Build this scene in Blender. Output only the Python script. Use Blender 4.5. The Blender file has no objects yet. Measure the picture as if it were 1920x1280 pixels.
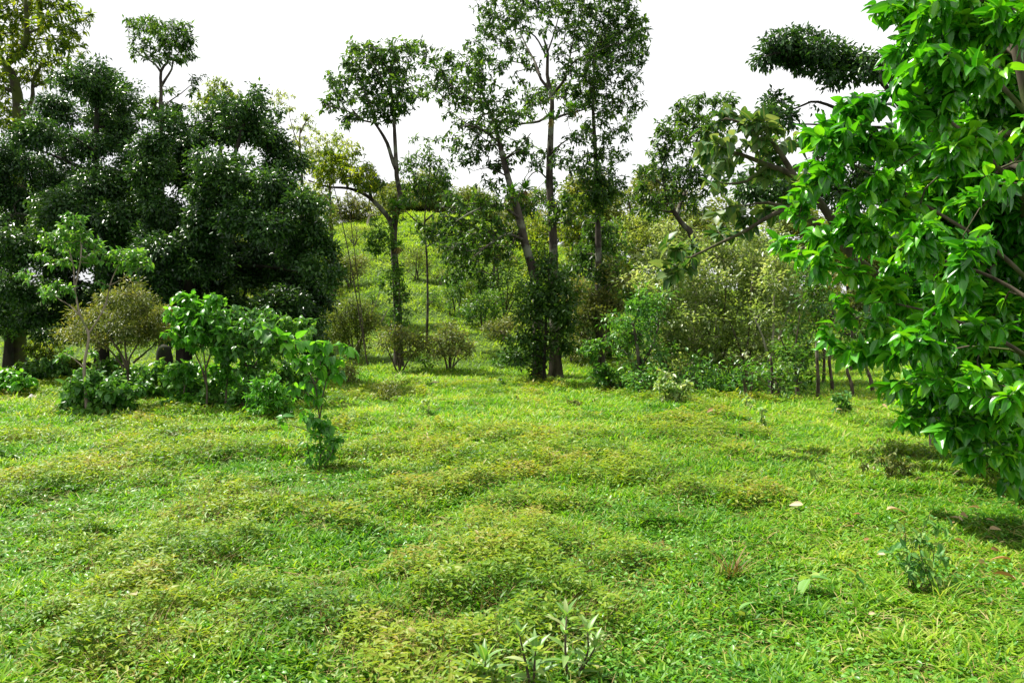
import bpy, math
import numpy as np

rng = np.random.default_rng(11)
C = bpy.context.scene.collection
R = math.radians

# ------------------------------------------------------------------ camera maths
LENS, SENSOR = 28.0, 36.0
W0, H0 = 1920.0, 1280.0
F = W0 * LENS / SENSOR
CAMZ = 2.0
HORIZON = 610.0
PITCH = math.atan((640.0 - HORIZON) / F)          # slightly down
CT, ST = math.cos(PITCH), math.sin(PITCH)


def ray(px, py):
    x = (px - 960.0) / F
    v = (640.0 - py) / F
    return np.array([x, v * ST + CT, v * CT - ST])


def P(px, py, d):
    r = ray(px, py)
    k = d / r[1]
    return np.array([0, 0, CAMZ]) + r * k


# ------------------------------------------------------------------ noise
def _hash(ix, iy, seed):
    h = (ix.astype(np.int64) * 374761393 + iy.astype(np.int64) * 668265263 + seed * 1442695041) & 0xFFFFFFFF
    h = ((h ^ (h >> 13)) * 1274126177) & 0xFFFFFFFF
    h = h ^ (h >> 16)
    return (h & 0xFFFFFF) / float(0xFFFFFF)


def vnoise(x, y, seed=0):
    x = np.asarray(x, float); y = np.asarray(y, float)
    ix, iy = np.floor(x), np.floor(y)
    fx, fy = x - ix, y - iy
    fx = fx * fx * (3 - 2 * fx); fy = fy * fy * (3 - 2 * fy)
    a = _hash(ix, iy, seed); b = _hash(ix + 1, iy, seed)
    c = _hash(ix, iy + 1, seed); d = _hash(ix + 1, iy + 1, seed)
    return (a * (1 - fx) + b * fx) * (1 - fy) + (c * (1 - fx) + d * fx) * fy


def fbm(x, y, seed=0, octv=4):
    s = 0; a = 0.5; t = 0
    for i in range(octv):
        s = s + a * vnoise(x * 2 ** i + 17.3 * i, y * 2 ** i - 9.1 * i, seed + i); t += a; a *= .5
    return s / t


def sstep(a, b, x):
    t = np.clip((x - a) / (b - a), 0, 1)
    return t * t * (3 - 2 * t)


# ------------------------------------------------------------------ terrain
def base_z(x, y):
    x = np.asarray(x, float); y = np.asarray(y, float)
    lat = 0.34 + 0.66 * np.exp(-((x + 9) / 20.0) ** 2)
    h = 13.0 * sstep(30.5, 84, y) * lat
    h = h + 0.35 * (fbm(x / 9, y / 9, 5, 3) - .5) * sstep(4, 14, y)
    h = h + (.9 * (fbm(x / 7, y / 5, 8, 3) - .5) + .32 * (fbm(x / 2.6, y / 1.1, 18, 3) - .5)) * sstep(34, 46, y) * (1 - sstep(90, 120, y))
    h = h + 7 * sstep(120, 260, y) * (0.5 + fbm(x / 60, y / 60, 3, 3))
    return h


MOUND_PX = [(230, 1045, 120, 40), (130, 1000, 90, 30), (520, 1150, 170, 55), (350, 1110, 110, 35), (1320, 935, 110, 26), (1120, 900, 110, 28),
            (280, 905, 90, 22), (60, 825, 80, 20), (250, 815, 60, 14), (230, 790, 90, 14), (450, 795, 80, 14), (430, 915, 50, 14), (760, 905, 110, 20), (640, 990, 110, 28), (900, 870, 110, 16),
            (1000, 955, 120, 24), (760, 1090, 120, 30), (930, 1120, 120, 34), (340, 850, 70, 14), (1400, 945, 80, 20), (850, 820, 110, 12), (1100, 830, 120, 12),
            (1330, 825, 60, 10), (60, 1190, 120, 40), (300, 1240, 140, 40), (1230, 985, 90, 20)]
_m = []
for (px, py, rx, ry) in MOUND_PX:
    r_ = ray(px, py); d = -CAMZ / r_[2] * r_[1]
    x = r_[0] / r_[1] * d
    _m.append((x, d, rx / F * d, max(rx / F * d * 0.6, 0.25)))
MOUNDS = np.array(_m)


def weed(x, y):
    """0..1 : how much taller ferny weed stands here"""
    x = np.asarray(x, float); y = np.asarray(y, float)
    n = fbm(x / 1.5, y / 1.7, 21, 4) + 0.25 * (fbm(x / 5, y / 5, 33, 2) - .5) - 0.10 * sstep(1.5, 5, x) * (1 - sstep(9, 14, y))
    w = sstep(0.46, 0.74, n)
    jx = x + 1.1 * (fbm(x * 1.4, y * 1.4, 61, 2) - .5); jy = y + 1.1 * (fbm(x * 1.4, y * 1.4, 71, 2) - .5)
    for mx, my, ax, ay in MOUNDS:
        q = np.exp(-(((jx - mx) / ax) ** 2 + ((jy - my) / ay) ** 2) * 1.1)
        w = np.maximum(w, np.clip(q * 1.0 - .10, 0, 1))
    w = w * (1 - .85 * np.exp(-(((x - .25) / .55) ** 2 + ((y - 3.9) / .8) ** 2)))
    return w * (1 - sstep(26, 33, y))


def gz(x, y):
    x = np.asarray(x, float); y = np.asarray(y, float)
    near = 1 - sstep(26, 36, y)
    b = 0.09 * weed(x, y) + 0.10 * (fbm(x / .8, y / .8, 44, 3) - .5) * near
    return base_z(x, y) + b


def gz1(x, y):
    return float(gz(np.array([x]), np.array([y]))[0])


def G(px, py):
    """ground point seen at a pixel"""
    r_ = ray(px, py)
    ds = np.concatenate([np.arange(2.5, 40, .05), np.arange(40, 160, .25)])
    k = ds / r_[1]
    x = r_[0] * k; z = CAMZ + r_[2] * k
    hit = np.nonzero(z < base_z(x, ds))[0]
    i = hit[0] if len(hit) else len(ds) - 1
    return np.array([x[i], ds[i], gz1(x[i], ds[i])])


def GD(px, d):
    x = (px - 960) / F * d
    return np.array([x, d, gz1(x, d)])


# ------------------------------------------------------------------ objects
def tag(o, label=None, cat=None, group=None, kind=None):
    if label: o['label'] = label
    if cat: o['category'] = cat
    if group: o['group'] = group
    if kind: o['kind'] = kind
    return o


def empty(name, loc):
    o = bpy.data.objects.new(name, None); C.objects.link(o)
    o.empty_display_size = .2
    o.location = loc
    return o


def mesh_np(name, verts, loops, starts, mat, parent=None, attrs=None, smooth=True):
    me = bpy.data.meshes.new(name)
    nv, nl, nf = len(verts), len(loops), len(starts)
    me.vertices.add(nv); me.vertices.foreach_set('co', np.ascontiguousarray(verts, dtype=np.float32).ravel())
    me.loops.add(nl); me.loops.foreach_set('vertex_index', np.ascontiguousarray(loops, dtype=np.int32))
    me.polygons.add(nf); me.polygons.foreach_set('loop_start', np.ascontiguousarray(starts, dtype=np.int32))
    if attrs:
        for k, a in attrs.items():
            at = me.attributes.new(k, 'FLOAT', 'POINT')
            at.data.foreach_set('value', np.ascontiguousarray(a, dtype=np.float32))
    me.update(calc_edges=True)
    if smooth:
        me.polygons.foreach_set('use_smooth', np.ones(nf, dtype=bool))
    me.materials.append(mat)
    o = bpy.data.objects.new(name, me); C.objects.link(o)
    if parent is not None:
        o.parent = parent
    return o


def nrm(a):
    return a / np.maximum(np.linalg.norm(a, axis=-1, keepdims=True), 1e-9)


# ------------------------------------------------------------------ leaf templates
def tmpl(nseg, fold=.25, curve=.25, prof=None, width_at=.45):
    """verts (u,v,w); tris/quads.  v is scaled by W, w by L"""
    if prof is None:
        def prof(u):
            return math.sin(math.pi * u ** .8) ** .8 if 0 < u < 1 else 0
    V = []; Fc = []
    if nseg == 1:
        V = [(0, 0, 0, 0), (width_at, -.5, -curve * width_at ** 2, fold * .5), (1, 0, -curve, 0), (width_at, .5, -curve * width_at ** 2, fold * .5)]
        Fc = [(0, 1, 2), (0, 2, 3)]
    else:
        V.append((0, 0, 0, 0))
        rows = []
        for i in range(1, nseg):
            u = i / nseg; w = prof(u) * .5; z = -curve * u * u
            rows.append(len(V)); V += [(u, -w, z, fold * w), (u, 0, z, 0), (u, w, z, fold * w)]
        V.append((1, 0, -curve, 0)); tip = len(V) - 1
        a = rows[0]; Fc += [(0, a, a + 1), (0, a + 1, a + 2)]
        for a, b in zip(rows, rows[1:]):
            Fc += [(a, b, b + 1, a + 1), (a + 1, b + 1, b + 2, a + 2)]
        a = rows[-1]; Fc += [(a, tip, a + 1), (a + 1, tip, a + 2)]
    loops = np.concatenate([np.array(f) for f in Fc])
    starts = np.cumsum([0] + [len(f) for f in Fc])[:-1]
    return np.array(V, float), loops, starts


T_FAR = tmpl(1, .5, .15)
T_MID = tmpl(3, .35, .22)
T_NEAR = tmpl(7, .55, .34)
T_BROAD = tmpl(6, .3, .25, prof=lambda u: (u * 3.2) ** .5 * .95 if u < .3 else max(0, 1 - ((u - .3) / .72) ** 1.8))
T_LANCE = tmpl(6, .4, .30, prof=lambda u: math.sin(math.pi * u ** .75))
T_BLADE = tmpl(2, .2, .35, prof=lambda u: 1.0)
T_BLADE3 = tmpl(4, .25, .5, prof=lambda u: [0, .8, 1, .7, 0][int(round(u * 4))])


def leaves_obj(name, pos, dr, up, L, W, t, mat, parent=None, rnd=None, off=None, smooth=True):
    V, lp, st = t
    N, K = len(pos), len(V)
    dr = nrm(dr); side = nrm(np.cross(dr, up)); up = np.cross(side, dr)
    L = np.asarray(L, float).reshape(-1, 1); W = np.asarray(W, float).reshape(-1, 1)
    curv = (0.5 + rng.random((N, 1)))
    co = (pos[:, None, :] + dr[:, None, :] * (V[None, :, 0] * L)[..., None] + side[:, None, :] * (V[None, :, 1] * W)[..., None]
          + up[:, None, :] * (V[None, :, 2] * L * curv + V[None, :, 3] * W)[..., None])
    if off is not None:
        co = co - np.asarray(off)[None, None, :]
    co = co.reshape(-1, 3)
    loops = (lp[None, :] + (np.arange(N) * K)[:, None]).ravel()
    starts = (st[None, :] + (np.arange(N) * len(lp))[:, None]).ravel()
    if rnd is None:
        rnd = rng.random(N)
    at = {'rnd': np.repeat(rnd, K), 'across': np.tile(np.abs(V[:, 1]) * 2, N)}
    return mesh_np(name, co, loops, starts, mat, parent, at, smooth)


# ------------------------------------------------------------------ tubes
def edges_tubes(a, b, ra, rb, ns=5):
    """separate tapered tubes a->b"""
    N = len(a)
    d = nrm(b - a)
    ref = np.where(np.abs(d[:, 2:3]) > .9, np.array([[1., 0, 0]]), np.array([[0, 0, 1.]]))
    s = nrm(np.cross(d, ref)); t = np.cross(s, d)
    an = np.arange(ns) / ns * 2 * np.pi
    ring = s[:, None, :] * np.cos(an)[None, :, None] + t[:, None, :] * np.sin(an)[None, :, None]
    va = a[:, None, :] + ring * ra[:, None, None]
    vb = b[:, None, :] + ring * rb[:, None, None]
    V = np.concatenate([va, vb], 1).reshape(-1, 3)
    i = np.arange(ns); j = (i + 1) % ns
    q = np.stack([i, j, j + ns, i + ns], 1).ravel()
    loops = (q[None, :] + (np.arange(N) * 2 * ns)[:, None]).ravel()
    starts = np.arange(N * ns) * 4
    return V, loops, starts


def resample(pts, rad, step):
    pts = np.asarray(pts, float); rad = np.asarray(rad, float)
    n = len(pts)
    if n > 2:                                          # Catmull-Rom
        Q = np.vstack([2 * pts[0] - pts[1], pts, 2 * pts[-1] - pts[-2]])
        out = []; orad = []
        for k in range(n - 1):
            p0, p1, p2, p3 = Q[k:k + 4]
            m = max(1, int(math.ceil(np.linalg.norm(p2 - p1) / step)))
            for t in np.arange(m) / m:
                out.append(.5 * ((2 * p1) + (-p0 + p2) * t + (2 * p0 - 5 * p1 + 4 * p2 - p3) * t * t + (-p0 + 3 * p1 - 3 * p2 + p3) * t ** 3))
                orad.append(rad[k] * (1 - t) + rad[k + 1] * t)
        out.append(pts[-1]); orad.append(rad[-1])
        return np.array(out), np.array(orad)
    m = max(1, int(math.ceil(np.linalg.norm(pts[1] - pts[0]) / step)))
    t = np.linspace(0, 1, m + 1)[:, None]
    return pts[0] * (1 - t) + pts[1] * t, (rad[0] * (1 - t) + rad[1] * t)[:, 0]


def poly_tube(pts, rad, ns=10, rough=.08, flare=0.0, cap=True):
    pts = np.asarray(pts); n = len(pts)
    d = np.gradient(pts, axis=0) if n > 1 else np.array([[0, 0, 1.]])
    d = nrm(d)
    s = np.zeros_like(pts); t = np.zeros_like(pts)
    ref = np.array([1., 0, 0]) if abs(d[0][0]) < .8 else np.array([0, 1., 0])
    for i in range(n):
        sv = ref - d[i] * np.dot(ref, d[i]); sv /= np.linalg.norm(sv) + 1e-9
        s[i] = sv; t[i] = np.cross(d[i], sv); ref = sv
    an = np.arange(ns) / ns * 2 * np.pi
    sd = int(rng.integers(1000))
    k = np.arange(n)[:, None] * .55
    lump = 1 + rough * 2 * (vnoise(np.cos(an)[None, :] * 1.5 + k * .35 + 50, np.sin(an)[None, :] * 1.5 + k, sd) - .5)
    rr = np.asarray(rad)[:, None] * lump
    if flare:
        f = flare * np.exp(-np.arange(n) / 1.6)[:, None] * (0.6 + 0.4 * np.cos(an * 4 + sd)[None, :])
        rr = rr * (1 + f)
    V = pts[:, None, :] + s[:, None, :] * (np.cos(an)[None, :, None] * rr[..., None]) + t[:, None, :] * (np.sin(an)[None, :, None] * rr[..., None])
    V = V.reshape(-1, 3)
    i = np.arange(ns); j = (i + 1) % ns
    q = np.stack([i, j, j + ns, i + ns], 1).ravel()
    loops = (q[None, :] + (np.arange(n - 1) * ns)[:, None]).ravel()
    starts = np.arange((n - 1) * ns) * 4
    if cap:
        V = np.vstack([V, pts[-1:] + d[-1:] * rad[-1] * .6])
        tip = len(V) - 1; b = (n - 1) * ns
        tri = np.stack([b + i, b + j, np.full(ns, tip)], 1).ravel()
        starts = np.concatenate([starts, len(loops) + np.arange(ns) * 3]); loops = np.concatenate([loops, tri])
    return V, loops, starts


def join(parts):
    Vs, Ls, Ss = [], [], []; vo = lo = 0
    for V, l, s in parts:
        Vs.append(V); Ls.append(l + vo); Ss.append(s + lo); vo += len(V); lo += len(l)
    return np.vstack(Vs), np.concatenate(Ls), np.concatenate(Ss)


# ------------------------------------------------------------------ materials
def new_mat(name):
    m = bpy.data.materials.new(name); m.use_nodes = True
    nt = m.node_tree; nt.nodes.clear()
    return m, nt, nt.nodes.new, nt.links.new


def ramp(nt, cols):
    r = nt.nodes.new('ShaderNodeValToRGB')
    e = r.color_ramp.elements
    while len(e) < len(cols): e.new(.5)
    for k, c in enumerate(cols):
        e[k].position = k / (len(cols) - 1); e[k].color = (*c, 1)
    return r


SPECK = .65


def leaf_mat(name, cols, trans=.35, rough=.4, spec=.5, coat=0, hue=None, tcol=1.6, vein=None, nscale=.6, nstr=.35):
    """leaf colour comes from a per-leaf random number and a slow drift through the plant"""
    m, nt, N, Lk = new_mat(name)
    at = N('ShaderNodeAttribute'); at.attribute_name = 'rnd'
    tc = N('ShaderNodeTexCoord')
    nz = N('ShaderNodeTexNoise'); nz.inputs['Scale'].default_value = nscale; nz.inputs['Detail'].default_value = 2
    Lk(tc.outputs['Object'], nz.inputs['Vector'])
    mr = N('ShaderNodeMapRange'); mr.inputs['From Min'].default_value = .3; mr.inputs['From Max'].default_value = .7
    mr.inputs['To Min'].default_value = -nstr; mr.inputs['To Max'].default_value = nstr
    Lk(nz.outputs['Fac'], mr.inputs['Value'])
    ad = N('ShaderNodeMath'); ad.operation = 'ADD'; ad.use_clamp = True
    Lk(at.outputs['Fac'], ad.inputs[0]); Lk(mr.outputs['Result'], ad.inputs[1])
    rp = ramp(nt, cols); Lk(ad.outputs[0], rp.inputs['Fac'])
    col = rp.outputs['Color']
    if vein:
        ac = N('ShaderNodeAttribute'); ac.attribute_name = 'across'
        lt = N('ShaderNodeMapRange'); lt.inputs['From Min'].default_value = 0.0; lt.inputs['From Max'].default_value = .22
        lt.inputs['To Min'].default_value = .75; lt.inputs['To Max'].default_value = 0
        Lk(ac.outputs['Fac'], lt.inputs['Value'])
        mx = N('ShaderNodeMix'); mx.data_type = 'RGBA'
        Lk(lt.outputs['Result'], mx.inputs['Factor']); Lk(col, mx.inputs['A']); mx.inputs['B'].default_value = (*vein, 1)
        col = mx.outputs['Result']
    pb = N('ShaderNodeBsdfPrincipled'); Lk(col, pb.inputs['Base Color'])
    pb.inputs['Coat Weight'].default_value = coat; pb.inputs['Coat Roughness'].default_value = .34
    pb.inputs['Roughness'].default_value = rough; pb.inputs['Specular IOR Level'].default_value = spec * SPECK
    tb = N('ShaderNodeBsdfTranslucent')
    g = N('ShaderNodeMix'); g.data_type = 'RGBA'; g.blend_type = 'MULTIPLY'; g.inputs['Factor'].default_value = 1
    Lk(col, g.inputs['A'])
    h = hue or (1.25, 1.15, .45)
    g.inputs['B'].default_value = (h[0] * tcol, h[1] * tcol, h[2] * tcol, 1)
    Lk(g.outputs['Result'], tb.inputs['Color'])
    ms = N('ShaderNodeMixShader'); ms.inputs['Fac'].default_value = trans
    Lk(pb.outputs[0], ms.inputs[1]); Lk(tb.outputs[0], ms.inputs[2])
    out = N('ShaderNodeOutputMaterial'); Lk(ms.outputs[0], out.inputs['Surface'])
    return m


def bark_mat(name, a, b, moss=None, moss_amt=.5, scale=6, bump=.5):
    m, nt, N, Lk = new_mat(name)
    tc = N('ShaderNodeTexCoord')
    mp = N('ShaderNodeMapping'); mp.inputs['Scale'].default_value = (1, 1, .28); Lk(tc.outputs['Object'], mp.inputs['Vector'])
    nz = N('ShaderNodeTexNoise'); nz.inputs['Scale'].default_value = scale; nz.inputs['Detail'].default_value = 6; Lk(mp.outputs[0], nz.inputs['Vector'])
    rp = ramp(nt, [a, b]); rp.color_ramp.elements[0].position = .35; rp.color_ramp.elements[1].position = .68
    Lk(nz.outputs['Fac'], rp.inputs['Fac'])
    col = rp.outputs['Color']
    if moss:
        n2 = N('ShaderNodeTexNoise'); n2.inputs['Scale'].default_value = 1.7; n2.inputs['Detail'].default_value = 5; Lk(tc.outputs['Object'], n2.inputs['Vector'])
        mr = N('ShaderNodeMapRange'); mr.inputs['From Min'].default_value = .62 - moss_amt * .3; mr.inputs['From Max'].default_value = .72 - moss_amt * .3
        Lk(n2.outputs['Fac'], mr.inputs['Value'])
        mx = N('ShaderNodeMix'); mx.data_type = 'RGBA'; Lk(mr.outputs['Result'], mx.inputs['Factor']); Lk(col, mx.inputs['A']); mx.inputs['B'].default_value = (*moss, 1)
        col = mx.outputs['Result']
    pb = N('ShaderNodeBsdfPrincipled'); Lk(col, pb.inputs['Base Color']); pb.inputs['Roughness'].default_value = .85
    pb.inputs['Specular IOR Level'].default_value = .2
    bp = N('ShaderNodeBump'); bp.inputs['Strength'].default_value = bump; bp.inputs['Distance'].default_value = .04
    Lk(nz.outputs['Fac'], bp.inputs['Height']); Lk(bp.outputs[0], pb.inputs['Normal'])
    out = N('ShaderNodeOutputMaterial'); Lk(pb.outputs[0], out.inputs['Surface'])
    return m


# ------------------------------------------------------------------ plant builder
def grow(trunks, tips, seg, jit=.12, droop=0.0):
    """trunks: list of (pts, rads) already resampled; returns twig edges"""
    pos = []; rad = []; path = []; par = []; dirs = []
    for pts, rads in trunks:
        d = nrm(np.gradient(pts, axis=0)) if len(pts) > 1 else np.array([[0, 0, 1.]])
        L = 0
        for i in range(len(pts)):
            if i: L += np.linalg.norm(pts[i] - pts[i - 1])
            pos.append(pts[i]); rad.append(rads[i]); path.append(L * .0); par.append(-1); dirs.append(d[i])
    nt_ = len(pos)
    cap = nt_ + len(tips) * 14 + 10
    A = np.zeros((cap, 3)); A[:nt_] = pos
    PL = np.zeros(cap); D = np.zeros((cap, 3)); D[:nt_] = dirs
    PA = np.full(cap, -1); n = nt_
    zmin = A[:nt_, 2].min()
    dist0 = np.min(np.linalg.norm(tips[:, None, :] - A[None, :nt_, :], axis=2), axis=1) if len(tips) * nt_ < 4e6 else np.linalg.norm(tips - A[:nt_].mean(0), axis=1)
    order = np.argsort(dist0)
    tipnode = np.zeros(len(tips), int)
    for ti in order:
        tp = tips[ti]
        dv = tp - A[:n]
        dist = np.sqrt((dv * dv).sum(1))
        cost = dist + .22 * PL[:n] + .8 * np.maximum(0, A[:n, 2] - tp[2] + .1 * dist)
        q = int(np.argmin(cost))
        ds = dist[q]
        m = int(min(12, max(1, round(ds / seg))))
        ctrl = A[q] + .5 * ds * nrm(.55 * D[q] + .6 * dv[q] / max(ds, 1e-6) + np.array([0, 0, .25 - droop]))
        prev = q
        for k in range(1, m + 1):
            t = k / m
            p = (1 - t) ** 2 * A[q] + 2 * t * (1 - t) * ctrl + t * t * tp
            if k < m: p = p + rng.normal(0, jit * seg, 3)
            A[n] = p; PA[n] = prev; PL[n] = PL[prev] + np.linalg.norm(p - A[prev]); D[n] = nrm(p - A[prev])
            prev = n; n += 1
        tipnode[ti] = prev
    cnt = np.zeros(n)
    cnt[tipnode] += 1
    for i in range(n - 1, nt_ - 1, -1):
        if PA[i] >= nt_: cnt[PA[i]] += cnt[i]
    return A[:n], PA[:n], cnt, nt_, D[:n][tipnode], np.array(rad)


def build_plant(name, label, cat, base, trunks, clumps, leaf, group=None, bark=None, tip_r=.006, seg=.35, trunk_ns=10, flare=.35,
                crown_name='crown', trunk_name='trunk', expo=.45, extra_tips=None, twig_ns=4, droop=0.0):
    """clumps: list of (centre xyz, radii xyz, density multiplier); leaf: dict"""
    root = empty(name, base); tag(root, label, cat, group)
    lf = dict(L=.15, W=.05, lai=2.0, K=14, rc=.22, tmpl=T_FAR, grav=.25, up=.8, mat=None, lv=.3, shell=.33); lf.update(leaf)
    if lf.get('fat'):
        clumps = [(c, r * lf['fat'], dn / lf['fat'] ** 1.2) for c, r, dn in clumps]
    tips = []; cen = []
    if lf.get('sub'):
        sc_ = []
        for c, r, dn in clumps:
            for _ in range(lf['sub']):
                v = nrm(rng.normal(size=3)) * rng.random() ** .4
                f = rng.uniform(.34, .62)
                sc_.append((c + v * r * .85, r * f * np.array([1.1, 1.1, .75]), dn * rng.uniform(.6, 1.3) / (lf['sub'] * .22)))
        clumps = sc_
    for c, r, dn in clumps:
        area = math.pi * r[0] * r[2]
        n = max(1, int(round(lf['lai'] * dn * area / (lf['L'] * lf['W'] * .6) / lf['K'])))
        v = nrm(rng.normal(size=(n, 3))) * (rng.random((n, 1)) ** lf['shell'])
        tips.append(c + v * r); cen.append(np.repeat(c[None], n, 0))
    tips = np.vstack(tips); cen = np.vstack(cen)
    gmin = gz(tips[:, 0], tips[:, 1]) + .06
    tips[:, 2] = np.maximum(tips[:, 2], gmin + rng.random(len(tips)) * .1)
    tr = [resample(p, r, seg) for p, r in trunks]
    A, PA, cnt, nt_, tdir, trad = grow(tr, tips, seg, droop=droop)
    geo = []
    for i, (p, r) in enumerate(tr):
        geo.append(poly_tube(p, r, trunk_ns, .12, flare if i == 0 else 0))
    n = len(A)
    if n > nt_:
        idx = np.arange(nt_, n)
        rr = np.zeros(n); rr[:nt_] = trad * .75
        rr[nt_:] = tip_r * np.maximum(cnt[nt_:], 1) ** expo
        rmax = np.full(n, 9.0)
        for i in idx:
            p_ = PA[i]
            rr[i] = min(rr[i], rr[p_] * (.95 if p_ >= nt_ else .8))
        ra = np.minimum(rr[PA[idx]], rr[idx] * 1.35)
        geo.append(edges_tubes(A[PA[idx]], A[idx], ra, rr[idx], twig_ns))
    V, l, s = join(geo)
    mesh_np(trunk_name, V - base, l, s, bark, root)
    # leaves
    K = lf['K']
    Nl = len(tips) * K
    tp = np.repeat(tips, K, 0); cn = np.repeat(cen, K, 0); td = np.repeat(tdir, K, 0)
    v = nrm(rng.normal(size=(Nl, 3))) * (rng.random((Nl, 1)) ** .5)
    if lf.get('ros'):
        # whorl round the twig end
        ang = np.tile(np.arange(K), len(tips)) * 2.4 + np.repeat(rng.random(len(tips)) * 6.28, K) + rng.normal(0, .25, Nl)
        ref = np.where(np.abs(td[:, 2:3]) > .9, np.array([[1., 0, 0]]), np.array([[0, 0, 1.]]))
        s_ = nrm(np.cross(td, ref)); t_ = np.cross(s_, td)
        rad = s_ * np.cos(ang)[:, None] + t_ * np.sin(ang)[:, None]
        along = rng.random((Nl, 1))
        ps = tp - td * lf['rc'] * along
        dr = rad + td * (lf.get('fwd', .5) - .5 * along + .2 * rng.normal(size=(Nl, 1))) + np.array([0, 0, -lf['grav']]) * (.5 + rng.random((Nl, 1)))
        up = np.array([0, 0, 1.]) * lf['up'] + rad * .15 + rng.normal(0, lf.get('un', .3), (Nl, 3))
    else:
        ps = tp + v * lf['rc']
        ps[:, 2] -= lf['rc'] * .15
        dr = v * .8 + nrm(tp - cn + 1e-4) * .45 + rng.normal(0, .45, (Nl, 3)) + np.array([0, 0, -lf['grav']])
        up = np.array([0, 0, 1.]) * lf['up'] + nrm(tp - cn + 1e-4) * .3 + rng.normal(0, lf.get('un', .45), (Nl, 3))
    sz = 1 + lf['lv'] * rng.normal(size=Nl).clip(-1.8, 1.8)
    leaves_obj(crown_name, ps, dr, up, lf['L'] * sz, lf['W'] * sz, lf['tmpl'], lf['mat'], root, off=base)
    return root
# ------------------------------------------------------------------ world, sun, camera
SUN_EL, SUN_AZ = 58.0, -62.0       # azimuth measured from straight ahead, minus = towards the left
SKY_STR = 0.1
CLOUD = 5.2
SUN_STR = 5.0
EXPO = 1.12

scene = bpy.context.scene
w = bpy.data.worlds.new('World'); scene.world = w; w.use_nodes = True
nt = w.node_tree; nt.nodes.clear()
N, Lk = nt.nodes.new, nt.links.new
sky = N('ShaderNodeTexSky'); sky.sky_type = 'NISHITA'; sky.sun_disc = False
sky.sun_elevation = R(SUN_EL); sky.sun_rotation = R(SUN_AZ)
sky.air_density = 1.2; sky.dust_density = 3.0; sky.altitude = 600
tc = N('ShaderNodeTexCoord')
mp = N('ShaderNodeMapping'); mp.inputs['Scale'].default_value = (1, 1, 2.2); Lk(tc.outputs['Generated'], mp.inputs['Vector'])
nz = N('ShaderNodeTexNoise'); nz.inputs['Scale'].default_value = 1.7; nz.inputs['Detail'].default_value = 5; Lk(mp.outputs[0], nz.inputs['Vector'])
cr = ramp(nt, [(CLOUD * .72, CLOUD * .74, CLOUD * .78), (CLOUD, CLOUD, CLOUD * 1.01), (CLOUD * 1.25, CLOUD * 1.25, CLOUD * 1.24)])
cr.color_ramp.elements[0].position = .40; cr.color_ramp.elements[1].position = .54; cr.color_ramp.elements[2].position = .7
Lk(nz.outputs['Fac'], cr.inputs['Fac'])
cf = N('ShaderNodeMapRange'); cf.inputs['From Min'].default_value = .25; cf.inputs['From Max'].default_value = .5
cf.inputs['To Min'].default_value = .8; cf.inputs['To Max'].default_value = .97
Lk(nz.outputs['Fac'], cf.inputs['Value'])
mx = N('ShaderNodeMix'); mx.data_type = 'RGBA'
Lk(cf.outputs['Result'], mx.inputs['Factor']); Lk(sky.outputs[0], mx.inputs['A']); Lk(cr.outputs['Color'], mx.inputs['B'])
bg = N('ShaderNodeBackground'); bg.inputs['Strength'].default_value = SKY_STR; Lk(mx.outputs['Result'], bg.inputs['Color'])
wo = N('ShaderNodeOutputWorld'); Lk(bg.outputs[0], wo.inputs['Surface'])

sl = bpy.data.lights.new('sun', 'SUN'); sl.energy = SUN_STR; sl.angle = R(0.7); sl.color = (1, .95, .86)
so = bpy.data.objects.new('sun', sl); C.objects.link(so)
el, az = R(SUN_EL), R(SUN_AZ)
sdir = np.array([math.sin(az) * math.cos(el), math.cos(az) * math.cos(el), math.sin(el)])
from mathutils import Vector
so.rotation_euler = Vector(sdir).to_track_quat('Z', 'Y').to_euler()
so.location = (-10, 10, 30)

cd = bpy.data.cameras.new('camera'); cd.lens = LENS; cd.sensor_width = SENSOR; cd.clip_end = 3000; cd.clip_start = .05
co = bpy.data.objects.new('camera', cd); C.objects.link(co)
co.location = (0, 0, CAMZ); co.rotation_euler = (R(90) - PITCH, 0, 0)
scene.camera = co
scene.view_settings.view_transform = 'Standard'; scene.view_settings.look = 'None'
scene.view_settings.exposure = EXPO; scene.view_settings.gamma = 1; scene.view_settings.use_curve_mapping = False
cy = scene.cycles
cy.max_bounces = 7; cy.diffuse_bounces = 4; cy.glossy_bounces = 3; cy.transmission_bounces = 4; cy.transparent_max_bounces = 4

# ------------------------------------------------------------------ materials
M = {}
M['grass'] = leaf_mat('grass_blades', [(.04, .145, .010), (.09, .235, .013), (.155, .305, .018), (.245, .355, .032), (.36, .37, .10)], .38, .46, .3, nscale=.45, nstr=.30, hue=(1.15, 1.2, .5))
M['weed'] = leaf_mat('weed_leaves', [(.055, .15, .010), (.115, .225, .013), (.19, .29, .02), (.24, .30, .032), (.24, .21, .05)], .38, .45, .4, nscale=.8, nstr=.33)
M['herb'] = leaf_mat('herb_leaves', [(.035, .14, .014), (.07, .23, .02), (.12, .31, .035), (.2, .36, .07)], .32, .36, .5, vein=(.14, .3, .06))
M['straw'] = leaf_mat('straw_blades', [(.22, .16, .05), (.34, .27, .10), (.42, .38, .18)], .25, .5, .3)
M['stalk'] = leaf_mat('weed_stalks', [(.12, .075, .03), (.18, .12, .04), (.22, .20, .06)], .15, .6, .3)
M['hillgrass'] = leaf_mat('hill_grass_blades', [(.075, .16, .012), (.135, .245, .018), (.205, .32, .028), (.28, .36, .05)], .42, .5, .4, nscale=.25, nstr=.32, hue=(1.2, 1.15, .5))
M['dark'] = leaf_mat('dark_leaves', [(.012, .04, .013), (.022, .066, .016), (.038, .105, .021), (.075, .16, .028)], .26, .34, .6, nscale=.35, nstr=.2)
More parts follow.
